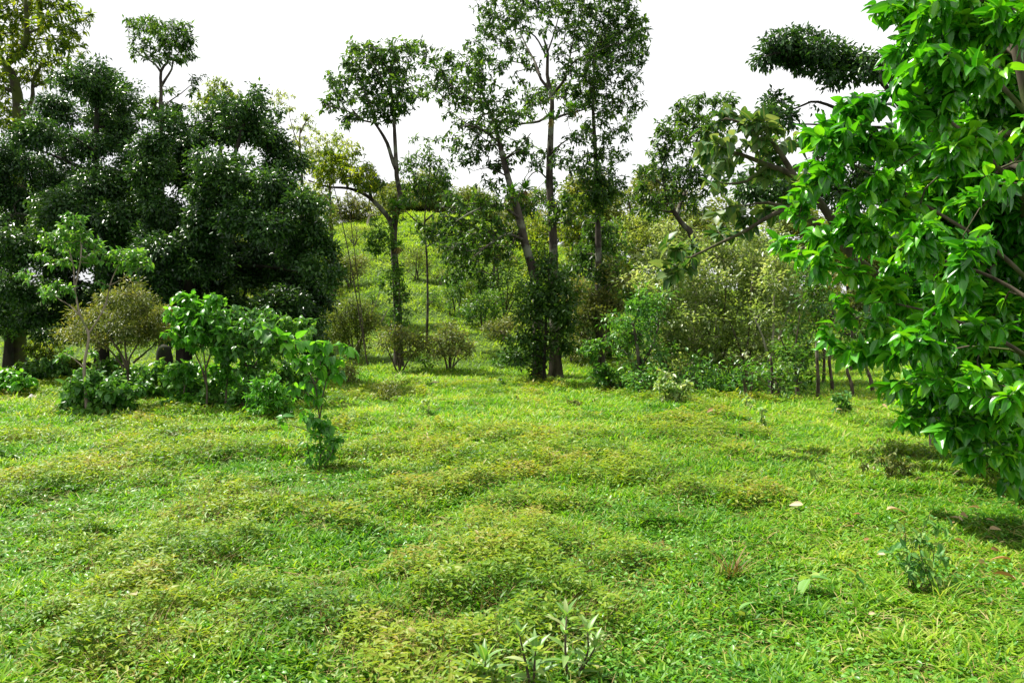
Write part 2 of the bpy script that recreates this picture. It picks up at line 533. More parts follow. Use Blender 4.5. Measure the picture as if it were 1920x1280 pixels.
M['tall'] = leaf_mat('tall_tree_leaves', [(.016, .05, .010), (.032, .088, .014), (.055, .13, .018), (.10, .19, .025)], .34, .40, .5, nscale=.35, nstr=.25)
M['bright'] = leaf_mat('bright_leaves', [(.03, .13, .012), (.055, .22, .018), (.09, .30, .022), (.16, .38, .03)], .38, .36, .6, vein=(.14, .33, .06), nscale=.7)
M['moss'] = leaf_mat('mossy_leaves', [(.04, .09, .011), (.09, .16, .013), (.15, .22, .016), (.22, .27, .022)], .42, .45, .4)
M['olive'] = leaf_mat('olive_leaves', [(.06, .095, .022), (.10, .14, .03), (.155, .19, .045), (.22, .21, .07)], .33, .42, .5)
M['thicket'] = leaf_mat('thicket_leaves', [(.10, .165, .045), (.16, .235, .062), (.23, .30, .095), (.35, .38, .18)], .44, .40, 1.2, hue=(1.15, 1.15, .55), nscale=.6)
M['mid'] = leaf_mat('mid_green_leaves', [(.022, .075, .012), (.045, .13, .018), (.075, .18, .022), (.12, .24, .03)], .36, .4, .5)
M['pale'] = leaf_mat('pale_leaves', [(.10, .17, .03), (.15, .23, .04), (.21, .28, .06), (.26, .31, .09)], .42, .5, .4)
M['fine'] = leaf_mat('fine_hill_leaves', [(.055, .095, .018), (.09, .14, .022), (.13, .18, .03), (.16, .17, .05)], .38, .5, .35)
M['shrub'] = leaf_mat('shrub_leaves', [(.03, .11, .02), (.055, .18, .024), (.09, .24, .03), (.15, .31, .045)], .34, .34, .6, vein=(.09, .2, .05))
M['far'] = leaf_mat('far_leaves', [(.022, .05, .024), (.035, .07, .03), (.05, .09, .035), (.075, .12, .045)], .25, .55, .3)
M['magnolia'] = leaf_mat('glossy_leaves', [(.016, .12, .005), (.04, .215, .007), (.08, .32, .011), (.18, .42, .02)], .32, .28, 1.0, vein=(.10, .32, .04), hue=(1.3, 1.25, .3), nscale=.5)
M['bigleaf'] = leaf_mat('broad_leaves', [(.025, .085, .018), (.045, .125, .026), (.085, .17, .045), (.18, .25, .11)], .30, .42, .5, vein=(.2, .23, .1))
M['sapling'] = leaf_mat('sapling_leaves', [(.09, .22, .04), (.16, .31, .07), (.26, .38, .12), (.42, .44, .22)], .38, .42, .8, vein=(.28, .36, .14))
M['bluish'] = leaf_mat('soft_weed_leaves', [(.05, .18, .03), (.085, .24, .045), (.15, .31, .06), (.30, .34, .08)], .34, .48, .4, vein=(.2, .36, .14))
M['dry'] = leaf_mat('dry_leaves', [(.20, .10, .035), (.34, .20, .085), (.46, .34, .19), (.55, .46, .30)], .2, .6, .3, hue=(1.1, .9, .6), tcol=1.2)
M['brom'] = leaf_mat('rosette_leaves', [(.03, .10, .012), (.06, .19, .015), (.12, .28, .02)], .4, .35, .5)
M['bark'] = bark_mat('bark_grey_brown', (.02, .016, .012), (.085, .07, .055), (.15, .16, .115), .32)
M['bark_dark'] = bark_mat('bark_dark', (.008, .007, .005), (.03, .024, .018), (.015, .025, .008), .4)
M['bark_moss'] = bark_mat('bark_mossy', (.018, .015, .010), (.06, .05, .03), (.05, .065, .010), .6)
M['bark_pink'] = bark_mat('bark_pale', (.16, .12, .095), (.36, .29, .25), (.12, .14, .06), .25)
M['bark_twig'] = bark_mat('bark_twig', (.045, .035, .025), (.13, .105, .075), (.06, .08, .02), .3)
M['bark_pale'] = bark_mat('bark_whitish', (.22, .19, .15), (.45, .41, .35), (.2, .2, .1), .15)
M['post'] = bark_mat('post_wood', (.028, .02, .013), (.15, .12, .09), (.30, .28, .22), .35, 11)

# ground sheet
m, nt, N, Lk = new_mat('meadow_soil')
tc = N('ShaderNodeTexCoord')
n1 = N('ShaderNodeTexNoise'); n1.inputs['Scale'].default_value = 9; n1.inputs['Detail'].default_value = 8; Lk(tc.outputs['Object'], n1.inputs['Vector'])
n2 = N('ShaderNodeTexNoise'); n2.inputs['Scale'].default_value = .4; n2.inputs['Detail'].default_value = 4; Lk(tc.outputs['Object'], n2.inputs['Vector'])
r1 = ramp(nt, [(.015, .025, .006), (.035, .075, .008), (.07, .13, .013)]); Lk(n1.outputs['Fac'], r1.inputs['Fac'])
r1.color_ramp.elements[0].position = .3; r1.color_ramp.elements[2].position = .75
r2 = ramp(nt, [(.025, .06, .008), (.06, .10, .013)]); Lk(n2.outputs['Fac'], r2.inputs['Fac'])
mx = N('ShaderNodeMix'); mx.data_type = 'RGBA'; mx.inputs['Factor'].default_value = .45
Lk(r1.outputs[0], mx.inputs['A']); Lk(r2.outputs[0], mx.inputs['B'])
pb = N('ShaderNodeBsdfPrincipled'); Lk(mx.outputs['Result'], pb.inputs['Base Color']); pb.inputs['Roughness'].default_value = .9; pb.inputs['Specular IOR Level'].default_value = .15
bp = N('ShaderNodeBump'); bp.inputs['Strength'].default_value = .8; bp.inputs['Distance'].default_value = .05; Lk(n1.outputs['Fac'], bp.inputs['Height']); Lk(bp.outputs[0], pb.inputs['Normal'])
out = N('ShaderNodeOutputMaterial'); Lk(pb.outputs[0], out.inputs['Surface'])
M['soil'] = m


def grid_sheet(name, xs, ys, mat):
    X, Y = np.meshgrid(xs, ys)
    Z = gz(X, Y)
    V = np.stack([X, Y, Z], -1).reshape(-1, 3)
    nx, ny = len(xs), len(ys)
    i = np.arange(nx - 1)[None, :] + np.arange(ny - 1)[:, None] * nx
    q = np.stack([i, i + 1, i + 1 + nx, i + nx], -1).reshape(-1)
    return mesh_np(name, V, q, np.arange((nx - 1) * (ny - 1)) * 4, mat)


u = np.linspace(-1, 1, 420); xs = 22 * u + 480 * np.sign(u) * np.abs(u) ** 7
v = np.linspace(0, 1, 520); ys = -12 + 62 * v + 650 * v ** 6
g = grid_sheet('ground', xs, ys, M['soil']); g['kind'] = 'structure'

# ------------------------------------------------------------------ grass and weeds
BARE = []   # (x, y, r) kept free of tall blades


def sample_field(rho0, d0, p, dmin, dmax, n_bins=160, side=.70, pad=1.4):
    e = np.linspace(dmin, dmax, n_bins + 1); c = (e[1:] + e[:-1]) / 2
    rho = rho0 * np.minimum(1, (d0 / c) ** p)
    wd = 2 * (side * c + pad)
    cnt = rng.poisson(rho * wd * np.diff(e))
    d = np.repeat(c, cnt) + (rng.random(cnt.sum()) - .5) * (e[1] - e[0])
    x = (rng.random(len(d)) * 2 - 1) * (side * d + pad)
    return x, d


def put_blades(name, x, y, L, W, elev, t, mat, lift=0, rnd=None, lean=None):
    z = gz(x, y)
    n = len(x)
    a = rng.random(n) * 2 * np.pi
    e = np.clip(elev + rng.normal(0, .28, n), -.1, 1.35)
    dr = np.stack([np.cos(a) * np.cos(e), np.sin(a) * np.cos(e), np.sin(e)], 1)
    up = np.stack([rng.normal(0, .35, n) - .4 * np.cos(a) * np.sin(e), rng.normal(0, .35, n) - .4 * np.sin(a) * np.sin(e), np.ones(n)], 1)
    pos = np.stack([x, y, z + lift], 1)
    o = leaves_obj(name, pos, dr, up, L, W, t, mat, rnd=rnd)
    return o


GR = 1.0
# short turf: near, middle and far reach of the meadow
x, y = sample_field(4400 * GR, 5.5, 1.45, 2.6, 34)
wv = weed(x, y)
tf = vnoise(x / .17, y / .17, 91) * .6 + vnoise(x / .45 + 7, y / .45, 93) * .4      # tussocks
keep = (rng.random(len(x)) > wv * .38) & (rng.random(len(x)) < -.05 + 1.8 * tf)
x, y, wv, tf = x[keep], y[keep], wv[keep], tf[keep]
sc = np.maximum(1, y / 7.5) ** .62
L = (.042 + .07 * rng.random(len(x))) * (.55 + .95 * tf) * sc
Wd = (.010 + .010 * rng.random(len(x))) * sc
o = put_blades('grass', x, y, L, Wd, .25 + .9 * tf, T_BLADE3, M['grass'],
               rnd=np.clip(.36 + .24 * rng.normal(size=len(x)) + .5 * (fbm(x / 1.1, y / 1.1, 77, 3) - .5) + .16 * sstep(5, 22, y), 0, 1))
tag(o, 'short bright green grass covering the whole meadow', None, None, 'stuff')

x, y = sample_field(3900 * GR, 5.5, 1.45, 2.6, 32)
wv = weed(x, y)
ht = vnoise(x / .22, y / .22, 95)
keep = rng.random(len(x)) < np.maximum(wv * .9, .34 * fbm(x / 2, y / 2, 97, 2)) * (.45 + .9 * ht)
x, y, wv, ht = x[keep], y[keep], wv[keep], ht[keep]
sc = np.maximum(1, y / 7.0) ** .62
hgt = rng.random(len(x)) ** .7 * (.03 + .165 * wv) * (.25 + 1.2 * ht)
L = (.034 + .040 * rng.random(len(x))) * sc
Wd = L * (.25 + .15 * rng.random(len(x)))
br = fbm(x / .7, y / .7, 55, 3)
o = put_blades('weeds', x, y, L, Wd, .22, T_MID, M['weed'], lift=hgt,
               rnd=np.clip(.30 + .2 * rng.normal(size=len(x)) + 1.0 * (br - .5) + .28 * (hgt / .13 - .5), 0, 1))
tag(o, 'low ferny weeds with reddish tips growing in mounds across the meadow', None, None, 'stuff')

# broad little herb leaves mixed into the turf
x, y = sample_field(700, 5.5, 1.45, 2.6, 30)
keep = rng.random(len(x)) < sstep(.42, .62, fbm(x / .9, y / .9, 131, 3)) + .12
x, y = x[keep], y[keep]; sc = np.maximum(1, y / 7.0) ** .6
L = (.022 + .028 * rng.random(len(x))) * sc
o = put_blades('herbs', x, y, L, L * .55, .25, T_MID, M['herb'], lift=.02 + .05 * rng.random(len(x)))
tag(o, 'small broad leaved herbs sprinkled through the turf', None, None, 'stuff')
# straw coloured dead blades
x, y = sample_field(330, 5.5, 1.45, 2.6, 26)
sc = np.maximum(1, y / 7.5) ** .62
o = put_blades('straw', x, y, (.06 + .10 * rng.random(len(x))) * sc, .0055 * sc, .35, T_BLADE3, M['straw'], lift=.02)
tag(o, 'scattered dead straw coloured blades among the turf', None, None, 'stuff')

# wiry stalks poking out of the weeds
x, y = sample_field(800, 5.5, 1.3, 3.4, 22)
wv = weed(x, y); keep = rng.random(len(x)) < np.maximum(wv, .03)
x, y = x[keep], y[keep]
sc = np.maximum(1, y / 7) ** .5
o = put_blades('weed_stalks', x, y, (.10 + .14 * rng.random(len(x))) * sc ** .5, .0038 * sc, .95, T_BLADE, M['stalk'])
tag(o, 'thin reddish brown weed stalks sticking up from the meadow', None, None, 'stuff')

# hill grass
n = 330000
y = 32 + 60 * rng.random(n) ** 1.25
x = -34 + 62 * rng.random(n)
keep = (x > -y * .72) & (x < y * .62) & (rng.random(n) < np.where((x > -20) & (x < 6), 1, .45))
x, y = x[keep], y[keep]
sc = .75 + (y - 30) / 60
o = put_blades('hill_grass', x, y, (.16 + .2 * rng.random(len(x))) * sc * (.5 + fbm(x / 1.6, y / .7, 67, 2)), (.035 + .025 * rng.random(len(x))) * sc, .35 + .7 * fbm(x / 1.6, y / .7, 67, 2), T_BLADE, M['hillgrass'],
               rnd=np.clip(.45 + .2 * rng.normal(size=len(x)) + .8 * (fbm(x / 4, y / 1.3, 66, 3) - .5), 0, 1))
tag(o, 'pale yellow green pasture grass on the hillside', None, None, 'stuff')
# ------------------------------------------------------------------ planting helpers
def at_(a):
    return G(a[1], a[2]) if a[0] == 'g' else GD(a[1], a[2])


def clumps_of(lst, d, dsp=0.0, zf=.85):
    out = []
    for c in lst:
        px, py, rx, ry = c[:4]
        dn = c[4] if len(c) > 4 else 1.0
        dd = c[5] if len(c) > 5 else rng.uniform(-dsp, dsp)
        D_ = max(d + dd, 3.5)
        k = D_ / F
        out.append((P(px, py, D_), np.array([rx * k, rx * k * zf, ry * k]), dn))
    return out


def T(name, label, cat, a, trunks, cl, leaf, r=(.3, .05), bark='bark', dsp=1.5, group=None, **kw):
    """tree with drawn trunk and limbs: trunks = [(pixel points, r0, r1)], the first starts at the base"""
    base = at_(a); d = base[1]
    tl = []
    for i, t in enumerate(trunks):
        pts, r0, r1 = t if isinstance(t, tuple) else (t, r[0], r[1])
        w_ = [P(p[0], p[1], d + (p[2] if len(p) > 2 else 0)) for p in pts]
        if i == 0 or kw.get('multi'):
            w_ = [base - np.array([0, 0, .15])] + w_
        n = len(w_)
        rr = r0 + (r1 - r0) * (np.linspace(0, 1, n) ** .8)
        tl.append((np.array(w_), rr))
    kw.pop('multi', None)
    lf = dict(leaf); lf['mat'] = M[lf['mat']]
    return build_plant(name, label, cat, base, tl, clumps_of(cl, d, dsp), lf, group, M[bark], **kw)


def S(name, label, cat, a, cl, leaf, stems=4, r=(.03, .012), bark='bark_twig', dsp=.4, group=None, **kw):
    """shrub or sapling: stems are led from the base into the lower part of the clumps"""
    base = at_(a); d = base[1]
    cs = clumps_of(cl, d, dsp)
    tl = []
    for k in range(stems):
        c, rad, _ = cs[k % len(cs)]
        tgt = c + np.array([rng.normal(0, .25), rng.normal(0, .25), -.2]) * rad
        b = base + np.array([rng.normal(0, .06), rng.normal(0, .06), -.05]) * (1 if stems > 1 else 0)
        mid = b * .55 + tgt * .45 + np.array([rng.normal(0, .06), rng.normal(0, .06), .12 * (tgt[2] - b[2])])
        tl.append((np.array([b, mid, tgt]), np.array([r[0], (r[0] + r[1]) / 2, r[1]]) * (1 if k == 0 else .8)))
    lf = dict(leaf); lf['mat'] = M[lf['mat']]
    kw.setdefault('flare', .1); kw.setdefault('trunk_ns', 6); kw.setdefault('seg', .22); kw.setdefault('tip_r', .005)
    kw.setdefault('trunk_name', 'stem'); kw.setdefault('crown_name', 'foliage')
    return build_plant(name, label, cat, base, tl, cs, lf, group, M[bark], **kw)


LF_TALL = dict(L=.175, W=.075, lai=2.2, fat=1.25, K=6, rc=.14, grav=.45, ros=1, fwd=.5, mat='tall', lv=.28, shell=.55)
LF_DARK = dict(L=.135, W=.066, lai=10.5, K=26, rc=.28, sub=8, grav=.30, mat='dark', lv=.25, shell=.3)

# ------------------------------------------------------------------ the tall trees of the middle
T('tall_tree', 'tall straight trunked tree in the middle with the highest open crown', 'tree', ('g', 1042, 712),
  [([(1040, 600), (1038, 500), (1036, 420), (1030, 345), (1032, 270), (1034, 215), (1035, 185), (1026, 140), (1027, 100), (1020, 75)], 0.226, 0.034),
   ([(1034, 212), (1010, 228, -.5), (980, 232, -1), (955, 240, -1.5), (940, 252, -2)], 0.059, 0.022),
   ([(1034, 225), (1056, 216, .5), (1084, 209, 1), (1108, 200, 1.5)], 0.065, 0.022),
   ([(1033, 170), (1015, 150), (1003, 117, .5), (988, 89, 1), (976, 62, 1.5)], 0.071, 0.020),
   ([(1026, 110), (1010, 78), (995, 62, -.5), (970, 55, -1)], 0.041, 0.017),
   ([(1034, 180), (1058, 150, -.6), (1066, 128, -1), (1082, 112, -1.5), (1108, 100, -2)], 0.065, 0.017),
   ([(1060, 145, -.6), (1070, 100, -.3), (1078, 60, 0), (1090, 20, 0)], 0.041, 0.017),
   ([(1026, 100), (1040, 60, .5), (1050, 20, 1)], 0.035, 0.017),
   ([(1032, 290), (1052, 270, -.8), (1075, 255, -1.2)], 0.048, 0.017),
   ([(1030, 340), (1008, 320, .6), (990, 335, 1), (985, 350, 1)], 0.035, 0.017)],
  [(918, 22, 32, 22), (962, 30, 36, 26), (925, 62, 36, 22), (888, 84, 18, 12, .8), (1000, 6, 44, 24), (1050, 14, 40, 28), (1098, 14, 42, 30), (1138, 40, 38, 34), (1172, 22, 34, 28), (1196, 45, 20, 22),
   (1165, 92, 34, 26), (1084, 58, 36, 26), (1108, 100, 38, 30), (958, 88, 28, 16), (935, 118, 24, 14, .8), (1042, 100, 22, 16, .7), (1040, 168, 34, 18), (1015, 182, 30, 18), (1072, 172, 38, 22),
   (990, 190, 22, 16, .8), (1100, 150, 26, 18), (1000, 130, 22, 12, .6), (975, 150, 18, 12, .6), (1065, 205, 22, 14, .8), (1010, 288, 28, 16, .8), (1052, 296, 28, 18, .9), (1078, 258, 26, 18, .8), (1100, 190, 20, 14),
   (1048, 398, 40, 24, 1.3), (1020, 372, 22, 16), (1062, 372, 24, 16), (1036, 335, 14, 18, .9), (985, 262, 18, 12, .7), (955, 222, 22, 14, .7), (905, 108, 20, 14, .7), (980, 112, 22, 14, .6), (1015, 60, 24, 18, .7), (1065, 130, 26, 18, .8), (1195, 75, 22, 18, .8), (1130, 100, 28, 22, .8), (1000, -50, 80, 34), (1090, -55, 80, 36), (930, -25, 40, 24), (1160, -25, 44, 30)],
  LF_TALL, flare=.9, dsp=2.2, seg=.4)

T('tall_tree', 'tall tree whose dark trunk leans left, crown spreading left of the straight trunk', 'tree', ('d', 1012, 27.6),
  [([(1008, 600), (1003, 520), (985, 460), (972, 400), (957, 350), (944, 300), (936, 265), (926, 230), (915, 200), (897, 160), (880, 120)], 0.211, 0.022),
   ([(926, 228), (945, 205, .6), (970, 190, 1)], 0.041, 0.017),
   ([(938, 268), (905, 245, -1), (880, 235, -1.6), (862, 240, -2)], 0.041, 0.017),
   ([(915, 200), (870, 180, .8), (835, 150, 1.2), (812, 120, 1.5)], 0.048, 0.017),
   ([(944, 300), (975, 275, -.8), (995, 250, -1.2)], 0.035, 0.017),
   ([(950, 330), (915, 315, .6), (890, 320, 1)], 0.030, 0.011),
   ([(982, 450), (950, 440, -1.2), (915, 460, -2), (888, 482, -2.6)], 0.059, 0.017),
   ([(975, 410), (935, 385, -1), (890, 395, -2), (855, 415, -2.5)], 0.053, 0.017)],
  [(798, 98, 22, 26, .9), (818, 140, 28, 24), (842, 112, 24, 22), (850, 158, 34, 24), (882, 128, 38, 30), (900, 95, 26, 18), (870, 188, 36, 22), (912, 196, 30, 24), (884, 238, 38, 22), (930, 228, 34, 26), (962, 214, 26, 20),
   (868, 272, 22, 16, .8), (910, 272, 34, 22), (975, 282, 28, 20), (882, 300, 34, 16), (940, 310, 26, 16), (850, 215, 18, 12, .8), (905, 158, 24, 18), (950, 172, 22, 16, .8), (800, 175, 20, 14, .8), (785, 150, 16, 14, .6), (825, 190, 18, 12, .6), (845, 255, 20, 10, .5), (990, 215, 24, 14, .6), (1000, 310, 18, 12, .5),
   (900, 376, 50, 24), (862, 412, 44, 28, 1.1), (930, 418, 36, 28), (872, 455, 40, 26, 1.1), (878, 495, 36, 26, 1.2), (850, 470, 30, 26, 1.1), (905, 520, 30, 22), (865, 440, 34, 24), (895, 440, 34, 24), (940, 470, 26, 22), (955, 440, 22, 20), (830, 420, 24, 18, .8), (842, 372, 26, 16), (915, 478, 26, 20), (850, 520, 24, 18), (925, 345, 30, 14, .8), (965, 365, 20, 16), (985, 390, 18, 16)],
  LF_TALL, flare=.5, dsp=1.8, seg=.4)

T('tall_tree', 'slim tall tree standing just right of the straight trunk, bushy dark growth low on it', 'tree', ('d', 1126, 31),
  [([(1124, 600), (1122, 500), (1121, 420), (1118, 330), (1115, 260), (1112, 200), (1113, 150), (1116, 80)], 0.187, 0.028),
   ([(1118, 330), (1130, 318), (1148, 312), (1168, 298)], 0.030, 0.011),
   ([(1113, 160), (1140, 130, .6), (1165, 110, 1)], 0.035, 0.017),
   ([(1114, 220), (1140, 215, -.6), (1165, 195, -1)], 0.035, 0.017),
   ([(1115, 265), (1138, 250, .6), (1158, 240, 1)], 0.030, 0.011)],
  [(1188, 52, 24, 34), (1196, 110, 18, 24), (1170, 140, 32, 28), (1192, 188, 16, 20), (1150, 188, 34, 24), (1122, 140, 38, 36), (1102, 176, 26, 26), (1148, 250, 34, 22), (1120, 290, 36, 26), (1158, 290, 22, 14, .8), (1098, 238, 22, 18),
   (1128, 338, 38, 30, 1.8), (1112, 378, 30, 26, 1.8), (1150, 362, 24, 22, 1.5), (1090, 330, 22, 18), (1128, 90, 26, 24), (1150, 60, 26, 22), (1130, 210, 22, 18), (1180, 222, 16, 12, .7), (1075, 310, 20, 16),
   (1120, 430, 34, 30, 1.4), (1105, 480, 36, 34, 1.4), (1135, 520, 30, 34, 1.2)],
  dict(LF_TALL, L=.2), dsp=1.6, seg=.4)

T('vine_clad_trunk', 'dark bushy climber wrapping the base of the leaning trunk', 'climber', ('d', 1020, 26.6),
  [([(1022, 640), (1026, 560), (1030, 500)], .06, .02)],
  [(1032, 495, 30, 20, 1.2), (1015, 535, 32, 32, 1.2), (1052, 535, 28, 32, 1.2), (1030, 590, 42, 34, 1.2), (990, 585, 28, 28, 1), (1068, 595, 20, 32, 1), (1015, 640, 36, 30, 1), (978, 640, 24, 24, .9), (960, 668, 18, 18, .7), (1082, 560, 14, 24, .8), (1055, 645, 22, 26, .8), (1000, 690, 18, 14, .6)],
  dict(LF_DARK, L=.17, W=.075, lai=5, K=14, mat='tall', sub=5), bark='bark_dark', dsp=.3, flare=0)

T('forked_tree', 'slender forked tree with one long low limb reaching left over the hillside', 'tree', ('g', 748, 690),
  [([(746, 600), (741, 500), (738, 440), (743, 400), (751, 372), (744, 330), (741, 270), (738, 215), (734, 170), (730, 130)], .21, .04),
   ([(738, 432), (730, 411), (716, 393), (698, 375), (677, 361), (652, 353), (613, 350), (578, 338)], .14, .03),
   ([(743, 318), (737, 305), (726, 269), (712, 244), (702, 230), (680, 226), (660, 205)], .10, .03),
   ([(702, 230), (699, 212), (690, 190), (680, 160)], .05, .02),
   ([(739, 215), (748, 180, .6), (760, 140, 1), (768, 105, 1)], .06, .02),
   ([(735, 180), (712, 140, -.6), (690, 110, -1)], .06, .02),
   ([(680, 226), (645, 205, .3), (615, 200, .5)], .04, .02),
   ([(698, 375), (690, 340), (686, 310)], .05, .02), ([(652, 353), (645, 330), (640, 305)], .04, .02)],
  [(668, 88, 22, 14), (700, 100, 42, 20), (745, 92, 34, 18), (770, 92, 16, 12), (660, 120, 26, 16), (705, 128, 40, 22), (748, 128, 26, 20), (650, 150, 36, 22), (700, 160, 34, 20), (745, 160, 22, 18), (640, 182, 30, 18), (612, 198, 18, 10, .9),
   (622, 172, 14, 10, .7), (690, 186, 26, 16), (730, 190, 34, 20, 1.3), (718, 212, 26, 16), (768, 182, 20, 18), (770, 150, 14, 10, .7), (655, 218, 26, 12), (685, 214, 18, 10), (735, 222, 18, 10), (752, 205, 16, 12), (648, 236, 14, 8, .7)],
  dict(LF_TALL, L=.22, W=.09, lai=3.04), flare=.5, dsp=1.5, seg=.4, bark='bark')
b0 = G(748, 690)
S('leafy_climber', 'bright green climber hanging over the long low limb of the forked tree', 'climber', ('d', 690, b0[1] - .6),
  [(612, 318, 30, 20), (640, 300, 34, 22), (668, 322, 34, 20), (598, 345, 18, 10, .8), (645, 335, 28, 12), (690, 340, 24, 16), (612, 285, 16, 12, .7), (706, 360, 14, 12, .8), (668, 285, 16, 12, .8)],
  dict(LF_TALL, mat='moss', lai=2.72, L=.2), stems=0 or 2, r=(.03, .015), crown_name='foliage')
S('leafy_climber', 'climber of hanging leaves sheathing the lower trunk of the forked tree', 'climber', ('d', 745, b0[1] - .5),
  [(742, 510, 16, 26), (748, 550, 20, 24), (746, 598, 16, 24, .8), (712, 440, 26, 28, 1.1), (700, 460, 18, 16), (742, 395, 14, 20), (765, 370, 12, 14), (715, 528, 16, 14, .7), (765, 590, 14, 18, .5)],
  dict(LF_TALL, mat='mid', lai=2.72, L=.19, W=.07), stems=2, r=(.03, .015))

T('slim_tree', 'slim airy tree between the forked tree and the leaning tree', 'tree', ('d', 800, 40),
  [([(802, 560), (800, 480), (796, 420), (800, 370), (805, 330), (806, 280)], .07, .02), ([(800, 430), (775, 410), (760, 395)], .05, .02), ([(797, 415), (820, 395), (840, 385)], .05, .02)],
  [(772, 308, 26, 20), (800, 290, 22, 16, .7), (825, 312, 24, 18, .8), (790, 340, 30, 20), (768, 352, 22, 14), (830, 345, 20, 16), (795, 372, 22, 14, .8), (815, 265, 18, 12, .5), (780, 262, 22, 10, .4), (850, 280, 20, 12, .5), (840, 330, 16, 20, .6), (806, 440, 20, 22), (785, 425, 16, 14), (835, 450, 18, 18)],
  dict(LF_TALL, L=.24, W=.09, lai=2.40), dsp=1.2, seg=.45)

# rosettes perched on the trunks and limbs
for (px, py, d, s, lab) in [(957, 362, 27.2, 1.0, 'green rosette plant perched on the leaning dark trunk'), (984, 356, 27.9, .9, 'rosette plant with a beard of dead fronds on a drooping limb beside the leaning trunk'),
                            (1076, 203, 28.8, .9, 'rosette plant perched on the right limb high up the straight trunk'), (1034, 222, 28.6, .7, 'small rosette plant at the first fork of the straight trunk'),
                            (742, 388, b0[1] - .3, 1.0, 'rosette plant sitting in the main fork of the forked tree'), (748, 462, b0[1] - .35, .8, 'rosette plant low on the forked trunk below its fork')]:
    c = P(px, py, d); root = empty('rosette_plant', c); tag(root, lab, 'rosette plant', 'rosette plants perched on trunks')
    n = 46
    a = rng.random(n) * 6.28; e = rng.uniform(-.1, 1.3, n)
    dr = np.stack([np.cos(a) * np.cos(e), np.sin(a) * np.cos(e), np.sin(e)], 1)
    leaves_obj('fronds', np.repeat(c[None], n, 0) + dr * .04, dr, np.tile([0, 0, 1.], (n, 1)) + rng.normal(0, .2, (n, 3)), s * (.32 + .2 * rng.random(n)), s * .06, T_LANCE, M['brom'], root, off=c)
    n = 26
    a = rng.random(n) * 6.28; e = rng.uniform(-1.5, -.7, n)
    dr = np.stack([np.cos(a) * np.cos(e), np.sin(a) * np.cos(e), np.sin(e)], 1)
    leaves_obj('dead_fronds', np.repeat(c[None], n, 0) + dr * .03, dr, np.tile([0.3, -1, .2], (n, 1)) + rng.normal(0, .3, (n, 3)), s * (.3 + .2 * rng.random(n)), s * .05, T_LANCE, M['stalk'], root, off=c)

# ------------------------------------------------------------------ left side: the great dark trees
T('dark_tree', 'massive dark dense tree nearest the hillside, sweeping low to the right', 'tree', ('d', 345, 26),
  [([(345, 620), (352, 560), (365, 500), (385, 430), (410, 360), (440, 290), (458, 230)], .27, .045),
   ([(365, 505), (330, 450, .6), (300, 400, .6), (285, 350, .6)], .085, .03),
   ([(380, 440), (440, 410, .6), (500, 400, .6), (560, 400, .6)], .085, .03),
   ([(362, 520), (430, 500, .6), (500, 500, .6), (560, 510, .6), (590, 505, .6)], .085, .03),
   ([(350, 575), (300, 540, .6), (250, 520, .6)], .085, .03), ([(355, 560), (430, 560, 1.5), (500, 565, 2.5)], .085, .03)],
  [(470, 200, 34, 24), (440, 235, 46, 28), (500, 248, 40, 28), (395, 215, 28, 18, .8), (400, 258, 54, 32), (530, 290, 38, 32), (350, 258, 44, 28), (335, 310, 58, 38), (430, 320, 66, 40), (515, 350, 56, 38), (575, 380, 36, 26),
   (590, 420, 36, 28), (310, 390, 60, 40), (400, 400, 72, 42), (490, 420, 66, 42), (560, 455, 44, 32), (610, 458, 28, 26), (620, 488, 16, 18, .8), (380, 470, 60, 38), (460, 500, 64, 40), (545, 515, 44, 32), (590, 500, 20, 18), (300, 470, 50, 36), (340, 540, 60, 34),
   (430, 565, 62, 32, 1.1), (510, 565, 48, 30), (560, 560, 22, 18, .8), (300, 540, 40, 28), (385, 420, 40, 30, 1, -1.6), (400, 350, 40, 28, 1, -1.6), (360, 500, 40, 30, 1, -1.6), (370, 625, 50, 24, 1, .3), (440, 630, 50, 24, 1, .3), (510, 630, 46, 24, 1, .3), (570, 635, 30, 24, 1, .3), (420, 590, 50, 24, 1, .5), (350, 590, 44, 24, 1, .5), (480, 595, 44, 22, 1, .5), (540, 590, 34, 22, 1, .5), (590, 540, 26, 22, 1), (288, 262, 34, 28, 1.2, -.5), (290, 320, 36, 34, 1.2, -.5), (288, 390, 36, 36, 1.2, -.5), (290, 460, 36, 36, 1.2, -.5), (288, 530, 36, 36, 1.2, -.5), (320, 230, 30, 24, 1), (260, 600, 40, 26, 1.2, -.5), (320, 610, 40, 26, 1.2, -.5), (270, 300, 36, 34, 1, 1), (275, 380, 36, 40, 1, 1), (272, 450, 36, 40, 1, 1), (620, 520, 18, 20, 1), (600, 560, 26, 20, 1), (570, 600, 36, 22, 1, 1), (470, 460, 60, 40, 1, 1.5), (380, 520, 60, 36, 1, 1.5), (530, 470, 50, 40, 1, 1.5), (300, 430, 50, 40, 1, 1.5), (590, 610, 22, 24, .6, 4), (400, 620, 60, 26, .8, 3), (490, 620, 60, 26, .8, 3), (540, 600, 32, 24, .8, 3), (510, 205, 20, 10, .5), (480, 172, 14, 10, .6), (425, 190, 18, 12, .6)],
  LF_DARK, bark='bark_dark', dsp=2.6, seg=.5, trunk_ns=14, tip_r=.0045)

